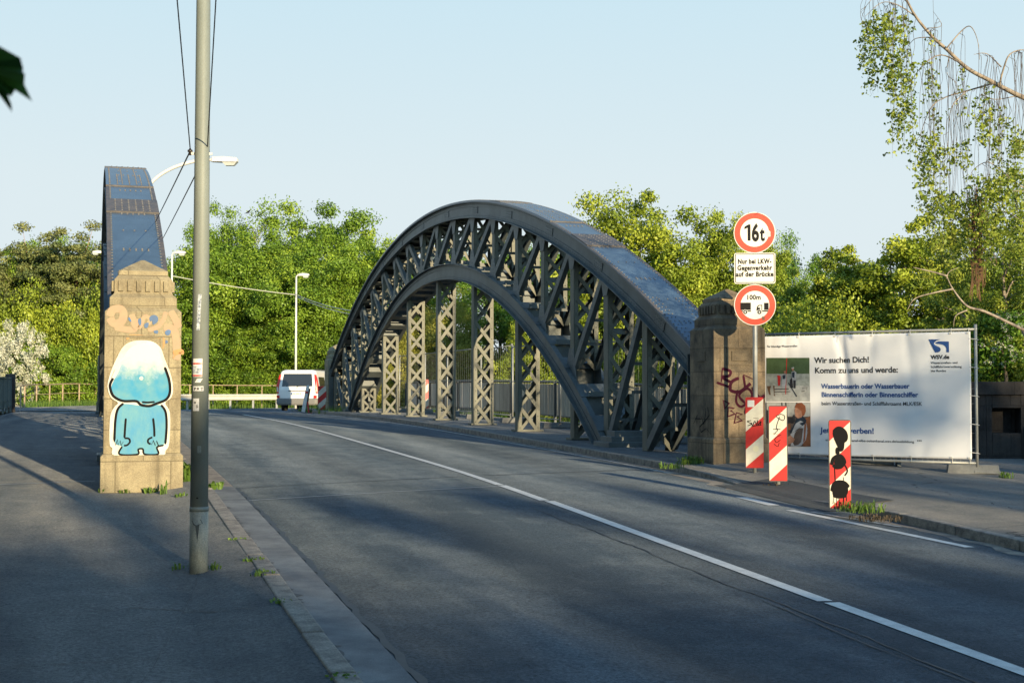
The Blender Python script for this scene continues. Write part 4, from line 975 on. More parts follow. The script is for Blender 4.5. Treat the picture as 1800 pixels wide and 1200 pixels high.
for i, t_ in enumerate(ft):
    p = wp(t_, 10.6); foot(p.x, p.y, G(p.x, p.y)+.125, R(17+random.uniform(-8, 8)), 'pale concrete foot of the fence behind the right arch, %s from the near pillar' % ['first', 'second', 'third', 'fourth', 'fifth', 'sixth', 'seventh', 'eighth', 'ninth'][i])
rail = thing('bridge_railing', 'footway railing with vertical boards behind the right arch', 'railing', tuple(wp(18, 11.62, Gt(18, 11.6)+.12)), R(17+90))
M['board'] = mat('weathered board', (.48, .44, .35), .85, col2=(.25, .23, .19), vscale=2.5, streak=6, fine=.12)
M['sheetw'] = mat('pale sheeting', (.62, .58, .50), .7, col2=(.48, .45, .38), vscale=1.2, streak=3)
Lr = 34; zr = lambda x: Gt(18+x, 11.6)+.12-(Gt(18, 11.6)+.12)
m1, m2, m3 = MB(), MB(), MB()
for i in range(int(Lr/.11)):
    x = i*.11+random.uniform(-.005, .005)
    if x < 23: m1.box((x, 0, zr(x)+.62), (.075, .02, .82+random.uniform(-.01, .01)))
for x in frange(23, 33.5, 1.05): m3.box((x, 0, zr(x)+.64), (1.0, .02, .80))
m2.tube([(x, 0, zr(x)+1.08) for x in frange(0, Lr, 2)], .03, 8); m2.tube([(x, .03, zr(x)+.2) for x in frange(0, Lr, 2)], .02, 6)
for x in frange(0, Lr, 2): m2.box((x, .04, zr(x)+.54), (.06, .06, 1.08))
m1.build('boards', M['board'], rail); m3.build('sheets', M['sheetw'], rail); m2.build('rails', mat('dark railing paint', (.07, .08, .08), .6), rail)
# left footway railing
M['rgreen'] = mat('grey green railing paint', (.10, .125, .12), .55, var=.15)
rl = thing('bridge_railing', 'grey railing with upright bars along the outer edge of the left footway', 'railing', tuple(wp(20, -2.95, Gt(20, -2.95)+.1)), R(17+90))
m1 = MB(); zq = lambda x: Gt(20+x, -2.95)-Gt(20, -2.95); Lq = 33.2
for x in frange(0, Lq, .13): m1.box((x, 0, zq(x)+.68), (.02, .035, 1.02))
m1.build('bars', M['rgreen'], rl)
m1 = MB(); m1.bar((0, 0, 1.24), (Lq, 0, zq(Lq)+1.24), .08, .05, (0, 1, 0)); m1.bar((0, 0, .20), (Lq, 0, zq(Lq)+.20), .04, .04, (0, 1, 0)); m1.bar((0, 0, .42), (Lq, 0, zq(Lq)+.42), .03, .03, (0, 1, 0))
for x in frange(0, Lq, 2.2): m1.box((x, -.03, zq(x)+.62), (.07, .07, 1.25))
m1.build('rails', M['rgreen'], rl)
m1 = MB(); m1.box((Lq+.2, 0, zq(Lq)+.68), (.34, .34, 1.42)); m1.build('end_post', mat('dark rusty post', (.045, .035, .03), .7, var=.3), rl, bevel=.01)

# ------------------------------------------------------------------ guard rail and pipe railings beyond the bridge
gp = []
cc2 = wp(56, 5.05+20)
for i in range(0, 22):
    r = (Matrix.Rotation(-R(4.0)*i-R(26), 3, 'Z') @ (wp(56, 5.05)-wp(56, 5.05+20))); p = cc2+r+r.normalized()*5.9; gp.append(V(p.x, p.y, ZC-.86))
gr = thing('guard_rail', 'pale steel crash barrier around the bend behind the van', 'guard rail', tuple(gp[0]))
m1, m2 = MB(), MB(); g0 = gp[0]
for i in range(len(gp)-1):
    a, b = gp[i]-g0, gp[i+1]-g0; d = (b-a).normalized(); nn = V(d.y, -d.x, 0)
    prof = [(.0, .78), (.04, .74), (.04, .70), (.0, .64), (.0, .60), (.04, .54), (.04, .50), (.0, .46)]
    vs = [(a+nn*q+V(0, 0, z)) for q, z in prof]+[(b+nn*q+V(0, 0, z)) for q, z in prof]
    m1.add(vs, [(k, k+1, 9+k, 8+k) for k in range(7)])
    m2.box(a-nn*.08+V(0, 0, .35), (.1, .1, .7)); 
m1.build('beam', mat('pale barrier steel', (.52, .50, .43), .6, var=.08), gr); each(m2, 'post', M['galv'], gr)
def piperail(P, label, h=1.0, r=.03, mt=None):
    t = thing('pipe_railing', label, 'railing', tuple(P[0])); m = MB(); mp = mt or mat('rusty pipe rail', (.32, .24, .15), .7, var=.25)
    Q = [p-P[0] for p in P]; m.tube([q+V(0, 0, h) for q in Q], r, 6); m.tube([q+V(0, 0, h*.5) for q in Q], r*.6, 6); m.build('rails', mp, t)
    m = MB()
    for q in Q: m.tube([q+V(0, 0, -.3), q+V(0, 0, h)], r*1.1, 6)
    each(m, 'post', mp, t)
piperail([V(p.x, p.y, p.z) for p in [cc2+(q-cc2)*1.05 for q in [V(g_.x, g_.y, ZC-.80) for g_ in gp]]][:18], 'thin pipe railing just behind the crash barrier', 1.15, .028)
piperail([V(*at(x, y, Y).xyz) for x, y, Y in ((36, 716, 62), (43, 714, 65), (64, 710, 70), (87, 709, 72), (110, 707, 74), (139, 706, 76), (168, 706, 78), (200, 706, 80))], 'low brown pipe railing at the end of the left footway', 1.0, .035)

# ------------------------------------------------------------------ poles, lamps, wires
def lamp(name, label, X, Y, H, arm, cat='street lamp', r=.05, head=.55, rz=0, z0=None, mats=None):
    t = thing(name, label, cat, (X, Y, G(X, Y) if z0 is None else z0), rz, 'street lamps'); m = MB()
    m.tube([(0, 0, -.2), (0, 0, H*.6), (0, 0, H)], [r*1.25, r, r*.8], 10); m.build('mast', mats or M['white'], t, smooth=True)
    m = MB(); P = catmull([(0, 0, H), (arm*.35, 0, H+arm*.32), (arm, 0, H+arm*.45)], 6) if arm > .5 else [(0, 0, H), (arm, 0, H+.08)]
    m.tube(P, r*.7, 8); m.build('arm', mats or M['white'], t, smooth=True)
    e = P[-1]; m = MB(); L = []
    for k, (x, w_, h0, h1) in enumerate(((0, .05, -.04, .05), (.08, .10, -.05, .08), (head*.45, .15, -.05, .11), (head*.9, .14, -.04, .08), (head, .08, -.02, .05))):
        L.append([(e[0]+x, y, e[2]+z) for y, z in ((-w_, h0), (w_, h0), (w_, h1*.5), (w_*.6, h1), (-w_*.6, h1), (-w_, h1*.5))])
    m.loops(L); hd = m.build('lamp_head', M['white'], t, smooth=False)
    m = MB(); m.loops([[(e[0]+x, y, e[2]-.05) for x, y in ((head*.45, -.11), (head*.97, -.11), (head*.97, .11), (head*.45, .11))], [(e[0]+x, y, e[2]-.15) for x, y in ((head*.52, -.07), (head*.88, -.07), (head*.88, .07), (head*.52, .07))]])
    m.build('lens', mat('lamp glass', (.45, .48, .47), .2), hd)
    return t
# the near pole, cut by the top of the picture
PK = .963; pb = at(349, 1010, 10.3); PX, PY, PZ = pb.x, 10.3, G(pb.x, 10.3)+.03
pole = thing('street_lamp', 'thick grey-green lamp pole in the left foreground with stickers on it', 'street lamp', (PX, PY, PZ), 0, 'street lamps')
pole.scale = (PK, PK, PK)
m = MB(); H = 8.5; m.tube([(0, 0, 0.52), (0, 0, 3), (0, 0, H)], [.0695, .060, .040], 28); m.build('mast', M['pole'], pole, smooth=True)
m = MB(); m.tube([(0, 0, -.05), (0, 0, .52)], [.0715, .0715], 28); m.build('foot_sleeve', M['polelow'], pole, smooth=True)
m = MB(); m.tube(catmull([(0, 0, H), (.5, 0, H+.5), (1.4, 0, H+.6)], 5), .03, 8); m.build('arm', M['pole'], pole); m = MB(); m.box((1.7, 0, H+.6), (.7, .25, .12)); m.build('lamp_head', M['white'], pole, bevel=.03)
def prad(z): return .0695-(z-.52)*(.0095/2.48) if z < 3 else .060-(z-3)*.02/5.5
def onpole(P, zoff, m_, name, dy=.0015):               # polygon (x,z) wrapped on the pole front
    mb = MB(); vs = []
    for x, z in P:
        r = prad(z)+dy; a = max(-1.4, min(1.4, x/r)); vs.append((math.sin(a)*r, -math.cos(a)*r, z))
    mb.add(vs, [tuple(range(len(P)))]); return mb.build(name, m_, pole)
def pgridp(x0, z0, x1, z1, m_, name, dy=.0015, skewx=0):
    mb = MB(); vs = []; K = 8
    for i in range(K+1):
        for j in range(2):
            z = (z0, z1)[j]; x = x0+(x1-x0)*i/K+skewx*j; r = prad(z)+dy; a = max(-1.45, min(1.45, x/r)); vs.append((math.sin(a)*r, -math.cos(a)*r, z))
    mb.add(vs, [(2*i, 2*i+2, 2*i+3, 2*i+1) for i in range(K)]); return mb.build(name, m_, pole)
sc = 2400/10.7
def pz(y): return (at(350, y, 10.235).z-PZ)/PK
M['st1'] = mat('sticker print', (.62, .66, .68), .5, col2=(.05, .08, .14), vscale=55)
M['st2'] = mat('white sticker', (.66, .66, .64), .5, col2=(.56, .56, .56), vscale=20)
pgridp(-.019, pz(580), .008, pz(517), M['st1'], 'sticker', skewx=.012)
pgridp(-.050, pz(662), .030, pz(630), M['st2'], 'sticker'); pgridp(-.05, pz(640), .028, pz(637.5), M['bred'], 'red_stripe', .003, .0); pgridp(-.05, pz(661), .030, pz(658.5), M['bred'], 'red_stripe', .003)
pgridp(-.044, pz(656), .024, pz(643), M['st1'], 'sticker_print', .003); pgridp(-.03, pz(672), .015, pz(665), M['st2'], 'sticker', skewx=.02)
pgridp(-.045, pz(687), .042, pz(678.5), M['st2'], 'sticker'); pgridp(-.046, pz(722), .008, pz(700), M['st2'], 'sticker')
def ptext(body, size, x, z, xs=1):
    o = text(body, size, x, z, M['black'], pole, 'lettering', 0, xs, .0006)
    for v in o.data.vertices:
        r = prad(v.co.z)+.004; a = v.co.x/r; v.co = (math.sin(a)*r, -math.cos(a)*r, v.co.z)
ptext('P', .034, -.036, pz(686), 1.1); ptext('T', .034, .018, pz(686), 1.1)
st = []
for k in range(10):
    a = math.pi/2+k*math.pi/5; r_ = .013 if k % 2 == 0 else .0055; st.append((-.001+math.cos(a)*r_, pz(682.8)+math.sin(a)*r_))
onpole(st, 0, M['black'], 'star', .004)
ptext('W', .022, -.036, pz(709), .9); ptext('S', .03, -.014, pz(716), .9)
m = MB(); m.tube([(.0, -prad(.98)+.01, .93), (.0, -prad(.98)-.004, .93)], .001, 4); m.box((.012, -prad(.98)-.001, .98), (.028, .012, .055)); m.build('service_plate', M['pole'], pole, bevel=.004)
m = MB(); m.tube([(0, 0, .50), (0, 0, .535)], .0735, 28); m.build('band', M['pole'], pole, smooth=True)
onpole([(-.03, .40), (-.045, .43), (.03, .44), (.045, .41), (.02, .40), (.012, .33), (.004, .27), (-.004, .34), (-.012, .39)], 0, mat('dark tar run', (.05, .06, .06), .7), 'tar_smear', .004)
onpole([(-.01, .60), (0, .615), (.012, .60)], 0, M['black'], 'mark', .003)
zi = pz(268); m = MB(); m.bar((-.05, 0, zi), (-.10, 0, zi+.005), .012, .02, (0, 1, 0)); m.bar((.05, 0, zi), (.08, 0, zi), .012, .02, (0, 1, 0)); m.build('wire_bracket', M['white'], pole)
m = MB()
for x in (-.095, .04): m.tube([(x, -.02*0, zi-.01), (x, 0, zi+.012), (x, 0, zi+.016), (x, 0, zi+.03), (x, 0, zi+.032), (x, 0, zi+.044)], [.012, .012, .02, .02, .013, .006], 10)
m.build('insulators', mat('dark porcelain', (.03, .025, .022), .3), pole, smooth=True)
# lamps further away
pa = at(246, 700, 38.5)
la = lamp('street_lamp', 'tall white lamp rising behind the left arch, its curved arm reaching right over the road', pa.x, 38.5, 0, 0) if False else None
t1 = thing('street_lamp', 'tall white lamp behind the left arch, its curved arm reaching right past the near pole', 'street lamp', (pa.x, 38.5, G(pa.x, 38.5)), 0, 'street lamps')
def L1(x, y): q = at(x, y, 38.5); return V(q.x-pa.x, 0, q.z-G(pa.x, 38.5))
m = MB(); m.tube([V(0, 0, -.2), L1(246, 500), L1(247, 352)], [.085, .07, .055], 12); m.build('mast', M['white'], t1, smooth=True)
m = MB(); m.tube(catmull([L1(247, 352), L1(268, 319), L1(300, 297), L1(340, 284), L1(371, 281)], 6), [.05]*24+[.04], 10); m.build('arm', M['white'], t1, smooth=True)
m = MB(); e = L1(371, 281); L = []
for x, w_, h0, h1 in ((0, .05, -.05, .05), (.04, .09, -.06, .08), (.35, .14, -.07, .09), (.72, .15, -.08, .06), (.76, .10, -.06, .02)): L.append([(e.x+x, y, e.z+z) for y, z in ((-w_, h0), (w_, h0), (w_, h1*.5), (w_*.6, h1), (-w_*.6, h1), (-w_, h1*.5))])
m.loops(L); h_ = m.build('lamp_head', M['white'], t1)
m = MB(); m.loops([[(e.x+x, y, e.z-.075) for x, y in ((.33, -.11), (.74, -.11), (.74, .11), (.33, .11))], [(e.x+x, y, e.z-.17) for x, y in ((.42, -.07), (.66, -.07), (.66, .07), (.42, .07))]]); m.build('lens', mat('lamp glass', (.45, .48, .47), .2), h_)
def farlamp(x, yb, yt, Y, label, side=1):
    q = at(x, yb, Y); tp = at(x, yt, Y); z0 = G(q.x, Y)-.05
    return lamp('street_lamp', label, q.x, Y, tp.z-z0, .08*side if side > 0 else .08, r=.055, head=.62, rz=0 if side > 0 else math.pi, z0=z0), V(q.x, Y, 0)
farlamp(519.5, 720, 486, 74, 'slim white lamp standing behind the van, its flat head turned to the right')
farlamp(300, 720, 447, 70, 'white lamp half hidden by the painted pillar, flat head just above it')
farlamp(181, 720, 446, 78, 'small white lamp peeping out left of the left arch', -1)
def wire(P, r, label, sag=0.3):
    Q = []
    for i in range(len(P)-1):
        for k in range(10):
            a = k/10; q = P[i].lerp(P[i+1], a); q.z -= sag*4*a*(1-a)*(P[i+1]-P[i]).length/40; Q.append(q)
    Q.append(P[-1]); m = MB(); m.tube(Q, r, 5); return tag(m.build('overhead_wire', M['cable']), label, 'wire', 'overhead wires')
iw = V(PX, PY, PZ)
wire([at(283, -320, 7.0), iw+V(-.095, 0, zi+.04)*PK], .0045, 'thin dark wire rising steeply left of the near pole', -.05)
wire([iw+V(-.095, 0, zi+.02)*PK, at(246, 440, 38.4)], .006, 'thin wire slanting down left from the insulator to the left arch', .05)
wire([at(398, -320, 7.0), iw+V(.04, 0, zi+.04)*PK], .0045, 'thin dark wire rising steeply right of the near pole', -.05)
wire([iw+V(.04, 0, zi+.02)*PK, at(262, 462, 38.4)], .006, 'thin wire emerging left of the near pole below the curved lamp arm', .05)
M['wlight'] = mat('light rope wire', (.42, .42, .36), .7)
for a, b, yy_, l in ((at(303, 485, 70), at(519, 518, 74), 1, 'pale cable strung from the pillar lamp to the slim lamp'), (at(519, 517, 74), at(640, 549, 60), 1, 'upper pale cable from the slim lamp to the right arch'), (at(519, 520, 74), at(640, 556, 60), 1, 'lower pale cable from the slim lamp to the right arch')):
    o = wire([a, b], .022, l, .4); o.data.materials[0] = M['wlight']

# ------------------------------------------------------------------ the white van
vz = at(520, 727, 62); vx = vz.x+.05; vg = ZC-.86
van = thing('van', 'white van with dark rear window and red tail lights driving away across the bridge', 'van', (vx, 62, vg+.02), R(-5))
def rl_(hw, y0, y1, r, z, n=5):
    P = []
    for (sx_, yy_, a0_, sy_) in ((1, y1, 0, -1), (-1, y1, 90, -1), (-1, y0, 180, 1), (1, y0, 270, 1)):
        for k in range(n+1):
            a = R(a0_+90*k/n); P.append((sx_*(hw-r)+math.cos(a)*r, yy_+sy_*r+math.sin(a)*r, z))
    return P
M['vbody'] = mat('white car paint', (.76, .74, .70), .3, coat=.4); M['vglass'] = mat('dark window glass', (.018, .02, .024), .08, spec=.8); M['vbump'] = mat('grey bumper plastic', (.16, .155, .145), .6); M['vlight'] = mat('red tail light', (.60, .02, .012), .25); M['tyre'] = mat('tyre rubber', (.025, .023, .02), .85); M['vrim'] = mat('wheel rim', (.4, .38, .34), .4, metal=.5)
m = MB(); m.loops([rl_(.93, .03, 4.70, .15, .42), rl_(.955, 0, 4.75, .16, .62), rl_(.96, 0, 4.74, .16, .95), rl_(.955, .01, 4.62, .16, 1.06), rl_(.94, .03, 4.25, .16, 1.14), rl_(.87, .10, 3.75, .15, 1.52), rl_(.82, .15, 3.4, .15, 1.76), rl_(.76, .20, 3.2, .15, 1.84), rl_(.66, .30, 3.05, .15, 1.88)])
body = m.build('body', M['vbody'], van, smooth=False, bevel=.02)
m = MB(); m.loops([rl_(.93, -.03, 4.74, .14, .28), rl_(.975, -.06, 4.80, .16, .36), rl_(.975, -.06, 4.80, .16, .54), rl_(.962, -.005, 4.76, .16, .585)]); m.build('bumper', M['vbump'], van, bevel=.015)
def ry(z): return .03+.07*(z-1.14)/.38 if z > 1.14 else .02
def vq(P, off, m_, nm, par=None):
    m = MB(); m.prism([(x, ry(z)-off, z) for x, z in P], (0, .03, 0)); return m.build(nm, m_, par or van)
vq([(-.70, 1.13), (.70, 1.13), (.68, 1.45), (.64, 1.70), (-.64, 1.70), (-.68, 1.45)], .012, M['vglass'], 'rear_window')
for s in (-1, 1):
    m = MB(); m.prism([(s*x, ry(z)-.012, z) for x, z in ((.80, .80), (.955, .82), (.965, 1.15), (.90, 1.42), (.83, 1.66), (.76, 1.68), (.79, 1.40), (.85, 1.12))], (0, .16, 0)); tl = m.build('tail_light', M['vlight'], van, bevel=.006)
    m = MB(); m.prism([(s*x, -.0, z) for x, z in ((.86, .88), (.93, .88), (.935, 1.1), (.87, 1.1))], (0, -.008, 0)); m.build('lens', M['bakew'], tl)
    m = MB(); m.box((s*.86, -.06, .66), (.13, .02, .12)); m.build('reflector', M['vlight'], van)
    m = MB()                                             # side windows
    for a, b in ((.42, 1.55), (1.66, 2.75), (2.86, 3.55)): m.prism([(s*.957, a, 1.15), (s*.957, b, 1.15), (s*.89, b-.06 if b < 3 else b-.25, 1.56), (s*.89, a+.04, 1.56)], (s*.004, 0, 0))
    m.build('side_window', M['vglass'], van)
m = MB(); m.box((.0, -.012, .93), (.78, .02, .035)); m.build('handle_strip', M['edge'], van); m = MB(); m.box((0, -.012, .55), (.16, .02, .05)); m.build('tow_cover', M['black'], van)
m = MB(); m.box((.0, -.018, .80), (.52, .012, .115)); lp = m.build('licence_plate', M['signw'], van); m = MB(); m.box((-.24, -.026, .80), (.04, .004, .105)); m.build('blue_band', M['bblue'], lp)
m = MB()
for k, x in enumerate((-.17, -.11, -.03, .03, .09, .17)): m.box((x, -.026, .80), (.035, .004, .05))
m.build('worn_characters', mat('worn plate print', (.25, .22, .15), .7), lp)
m = MB(); m.tube([(-.02, -.02, 1.05), (.03, -.01, 1.13), (.18, .0, 1.16)], .012, 6); m.build('wiper', M['black'], van)
for s in (-1, 1):
    m = MB(); m.tube([(s*.70, .5, 1.90), (s*.70, 3.0, 1.90)], .02, 6); m.build('roof_rail', M['edge'], van)
    for y in (1.0, 3.95):
        m = MB(); m.tube([(s*.72, y, .32), (s*.93, y, .32)], .325, 28); wh = m.build('wheel', M['tyre'], van, smooth=False, bevel=.03); m = MB(); m.tube([(s*.931, y, .32), (s*.945, y, .32)], .20, 20); m.build('rim', M['vrim'], wh)
m = MB(); m.box((0, 2.3, .40), (1.5, 4.0, .2)); m.build('underbody', M['black'], van)
# leaning delineator post beside the van
q = at(533, 729, 54); dl = thing('delineator_post', 'crooked white roadside post with red reflectors, leaning in front of the van', 'marker post', (q.x, 54, G(q.x, 54)+.05), R(5)); dl.rotation_euler = (R(-6), R(9), 0)
m = MB(); m.loops([[(-.07, -.04, 0), (.07, -.04, 0), (.07, .05, 0), (-.07, .05, 0)], [(-.06, -.035, .98), (.06, -.035, .98), (.06, .045, .98), (-.06, .045, .98)], [(-.05, -.02, 1.04), (.05, -.02, 1.08), (.05, .03, 1.08), (-.05, .03, 1.04)]]); m.build('post_body', M['white'], dl)
m = MB(); m.box((0, -.045, .78), (.11, .02, .08)); m.build('reflector', M['bred'], dl); m = MB(); m.box((.09, .03, .6), (.07, .03, .7)); m.build('rear_plate', M['edge'], dl)
m = MB(); m.bar((.22, 0, .0), (.10, 0, .42), .04, .06, (0, 1, 0), 0); m.bar((.26, 0, -.02), (.36, 0, .0), .05, .04, (0, 1, 0), 0); m.build('broken_strut', M['bred'], dl)

# ------------------------------------------------------------------ foliage
def leafmesh(name, cen, rad, cnt, size, m, parent, seed=0, squash=.8, droop=.25, tintc=None, up=.55, aspect=.62, shell=.55, gone=None):
    rng = np.random.default_rng(seed); cen = np.asarray(cen, float); rad = np.asarray(rad, float); cnt = np.asarray(cnt, int)
    idx = np.repeat(np.arange(len(cen)), cnt); n = len(idx)
    d = rng.normal(size=(n, 3)); d /= np.linalg.norm(d, axis=1)[:, None]+1e-9
    r = rad[idx]*(shell+(1-shell)*rng.random(n)**.6)*(.7+.4*rng.random(n)+.5*rng.random(n)**4); off = d*r[:, None]; off[:, 2] *= squash
    P = cen[idx]+off
    nr = d*1.0+rng.normal(size=(n, 3))*.6; nr[:, 2] += up*.5; nr /= np.linalg.norm(nr, axis=1)[:, None]
    a = np.cross(nr, rng.normal(size=(n, 3))); a /= np.linalg.norm(a, axis=1)[:, None]+1e-9; b = np.cross(nr, a)
    L = size*(.65+.7*rng.random(n))[:, None]; W = L*aspect
    v = np.empty((n, 4, 3)); v[:, 0] = P-a*L*.5; v[:, 1] = P+b*W*.5+nr*L*.1; v[:, 2] = P+a*L*.5-nr*L*droop; v[:, 3] = P-b*W*.5+nr*L*.1
    me = bpy.data.meshes.new(name); me.vertices.add(n*4); me.vertices.foreach_set('co', v.reshape(-1).astype(np.float32))
    me.loops.add(n*4); me.loops.foreach_set('vertex_index', np.arange(n*4, dtype=np.int32)); me.polygons.add(n)
    me.polygons.foreach_set('loop_start', np.arange(0, n*4, 4, dtype=np.int32)); me.polygons.foreach_set('loop_total', np.full(n, 4, dtype=np.int32)); me.update(calc_edges=True)
    tc = rng.random(len(cen)) if tintc is None else np.asarray(tintc)
    at_ = me.attributes.new('tint', 'FLOAT', 'FACE'); at_.data.foreach_set('value', np.clip(tc[idx]*.72+rng.random(n)*.30-.02, 0, 1).astype(np.float32))
    me.materials.append(m); o = bpy.data.objects.new(name, me); C.objects.link(o); o.parent = parent
    return o
HT = {}
def tree(label, H, cr, seed, leaf, bark, lsize, nclump, nleaf, trunk_r=.18, low=.12, cat='tree', name='broadleaf_tree', squash=1.0, lumps=.35, group='trees beyond the bridge', pine=False, clump=.20, lean=0):
    rng = random.Random(seed); t = thing(name, label, cat, (0, 0, 0), 0, group)
    cz0 = H*low; rz = (H-cz0)/2; czc = cz0+rz; cen, rad, cnt = [], [], []
    ph = [rng.uniform(0, 6.28) for _ in range(6)]
    for i in range(nclump):
        th = rng.uniform(0, 2*math.pi); v = rng.uniform(-1, 1); s_ = math.sqrt(1-v*v)
        k = 1+lumps*(math.sin(3*th+ph[0])*math.cos(2.3*v*3+ph[1])*.5+math.sin(5*th+ph[2]+v*4)*.35+rng.uniform(-.3, .3))
        rr_ = (.45+.55*rng.random()**.5)*k
        wv = 1.0 if v > 0 else (1-.25*v*v)
        x, y, z = math.cos(th)*s_*cr*rr_*wv+lean*v, math.sin(th)*s_*cr*rr_*wv, czc+v*rz*rr_*squash
        if pine: z = .6*z+.4*(round(z/(H*.13))*(H*.13))+rng.uniform(-.3, .3)
        z = max(z, H*low*.4)
        q = clump*cr*rng.uniform(.6, 1.25); cen.append((x, y, z)); rad.append(q); cnt.append(int(nleaf*rng.uniform(.6, 1.3)))
    mb = MB(); pts = [V(0, 0, -.6), V(rng.uniform(-.1, .1), 0, H*.25), V(rng.uniform(-.3, .3)*cr*.3, rng.uniform(-.2, .2)*cr*.3, H*.55), V(lean*.5, 0, H*.86)]
    tp = catmull(pts, 4); mb.tube(tp, [trunk_r*(1.15-1.0*i/(len(tp)-1)) for i in range(len(tp))], 9)
    for i in range(0, nclump, max(1, nclump//26)):
        c = V(*cen[i]); hz = min(H*.8, max(H*.12, c.z-(.35+.4*rng.random())*math.hypot(c.x, c.y))); f_ = hz/(H*.86); k_ = min(len(tp)-1, max(0, int(f_*(len(tp)-1)))); a = V(*tp[k_]); a.z = hz
        mid = a.lerp(c, .5)+V(rng.uniform(-.2, .2), rng.uniform(-.2, .2), .15*cr*rng.random()); P = catmull([a, mid, c], 4)
        r0 = trunk_r*.42*(1-.6*f_); mb.tube(P, [r0*(1-.85*j/(len(P)-1)) for j in range(len(P))], 6)
    mb.build('trunk', bark, t, smooth=True)
    HT[t.name] = max(c[2]+.75*q for c, q in zip(cen, rad))
    leafmesh('crown', cen, rad, cnt, lsize, leaf, t, seed, squash=.75 if not pine else .5, up=.5 if not pine else .8, shell=.2)
    return t
def place(t, x, y, z, rz=0, s=1, sz=None): t.location = (x, y, z); t.rotation_euler = (0, 0, rz); t.scale = (s, s, sz or s)
FZ = ZC-1.3
# protos: built once, copied with their parts
pA = tree('round bright green tree left of the middle of the far wood, rising above its neighbours', 11, 4.6, 11, M['L1'], M['bark'], .15, 270, 310, lumps=.42, clump=.21)
pB = tree('tall green tree right of centre in the wood behind the slim lamp', 12, 4.2, 12, M['L1'], M['bark'], .15, 250, 310, low=.08, lumps=.45, clump=.21)
pC = tree('dark green tree seen through the right arch behind the fences', 11, 4.0, 13, M['L3'], M['bark'], .145, 200, 240, low=.05)
pD = tree('yellow-green tree whose tip stands above the right arch slope', 9, 3.0, 14, M['L2'], M['bark'], .115, 320, 330, low=.02, lumps=.38)
pP = tree('brownish pine at the far left edge of the wood', 11, 3.4, 15, M['L4'], M['pine'], .15, 230, 240, low=.30, name='pine_tree', pine=True, trunk_r=.16)
pW = tree('yellowish willow seen between the lattice posts of the right arch', 8, 3.4, 16, M['L7'], M['bark'], .115, 200, 230, low=.0, name='willow_tree', clump=.24)
pS = tree('low green shrub at the left end of the far hedge', 4.2, 2.6, 17, M['L1'], M['bark'], .12, 130, 230, low=.0, trunk_r=.06, cat='shrub', name='shrub', group='shrubs beyond the bridge', clump=.26)
pY = tree('low yellow-green shrub beneath the pines at the left edge', 4.2, 2.7, 18, M['L2'], M['bark'], .115, 130, 230, low=.0, trunk_r=.06, cat='shrub', name='shrub', group='shrubs beyond the bridge', clump=.26)
pN = tree('x', 4.2, 2.7, 28, M['L2'], M['bark'], .085, 190, 330, low=.0, trunk_r=.06, cat='shrub', name='elder_shrub', group='shrubs behind the banner', clump=.22, lumps=.5)
used = {}
def put(proto, px_, ptop, Y, rz, label, H, fw=1.0, zb=FZ):
    if 74 < Y < 86 and 320 < px_ < 760: Y += 8
    top = at(px_, ptop, Y); s_ = (top.z-zb)/HT[proto.name]; loc = (top.x, Y, zb)
    if proto.name not in used: used[proto.name] = 1; o = proto; o.location = loc; o.rotation_euler = (0, 0, rz); o['label'] = label
    else: o = dup(proto, loc, rz, label)
    o.scale = (s_*fw, s_*fw, s_); return o
# wood behind the van (left to right)
put(pA, 455, 392, 92, .3, 'broad green tree filling the middle of the wood behind the slim lamp', 11, 1.15)
put(pB, 560, 352, 99, 1.1, 'tallest green tree of the far wood, its top branches open against the sky', 12, .95)
put(pA, 400, 350, 99, 2.2, 'green tree just right of the near pole, its crown rising above a willow', 11, .7)
put(pB, 640, 415, 90, 2.9, 'green tree touching the left slope of the right arch', 12, .9)
put(pA, 345, 400, 90, 4.1, 'green tree directly behind the near pole', 11, .9)
put(pA, 545, 405, 88, 5.3, 'dense green tree behind the head of the slim lamp', 11, 1.0)
put(pB, 690, 470, 84, .4, 'green tree seen through the far left panels of the right arch', 12, .9)
put(pW, 440, 378, 100, 2.0, 'pale drooping willow top between two green crowns, behind the wood', 8, .6)
put(pA, 600, 480, 80, 1.9, 'lower green tree standing just left of the van-side pillar', 11, 1.0)
put(pA, 420, 520, 82, 3.7, 'low green tree behind the crash barrier, left of the slim lamp', 11, 1.25)
put(pA, 500, 540, 80, 5.9, 'low green tree behind the crash barrier, right of the slim lamp', 11, 1.2)
put(pS, 350, 560, 80, 0, 'green shrub behind the crash barrier next to the near pole', 4.2, 1)
for i, (x, y, Y, l) in enumerate(((400, 640, 79, 'low green shrub directly behind the crash barrier, left one of three'), (460, 645, 79, 'low green shrub directly behind the crash barrier, middle one of three'), (585, 640, 78, 'low green shrub behind the van roof at the right'), (640, 600, 78, 'green shrub low behind the far end of the right arch'))): put(pS, x, y, Y, i*1.3, l, 4.2, 1.3)
put(pS, 700, 640, 76, 2.3, 'green shrub low behind the first lattice posts', 4.2, 1.4)
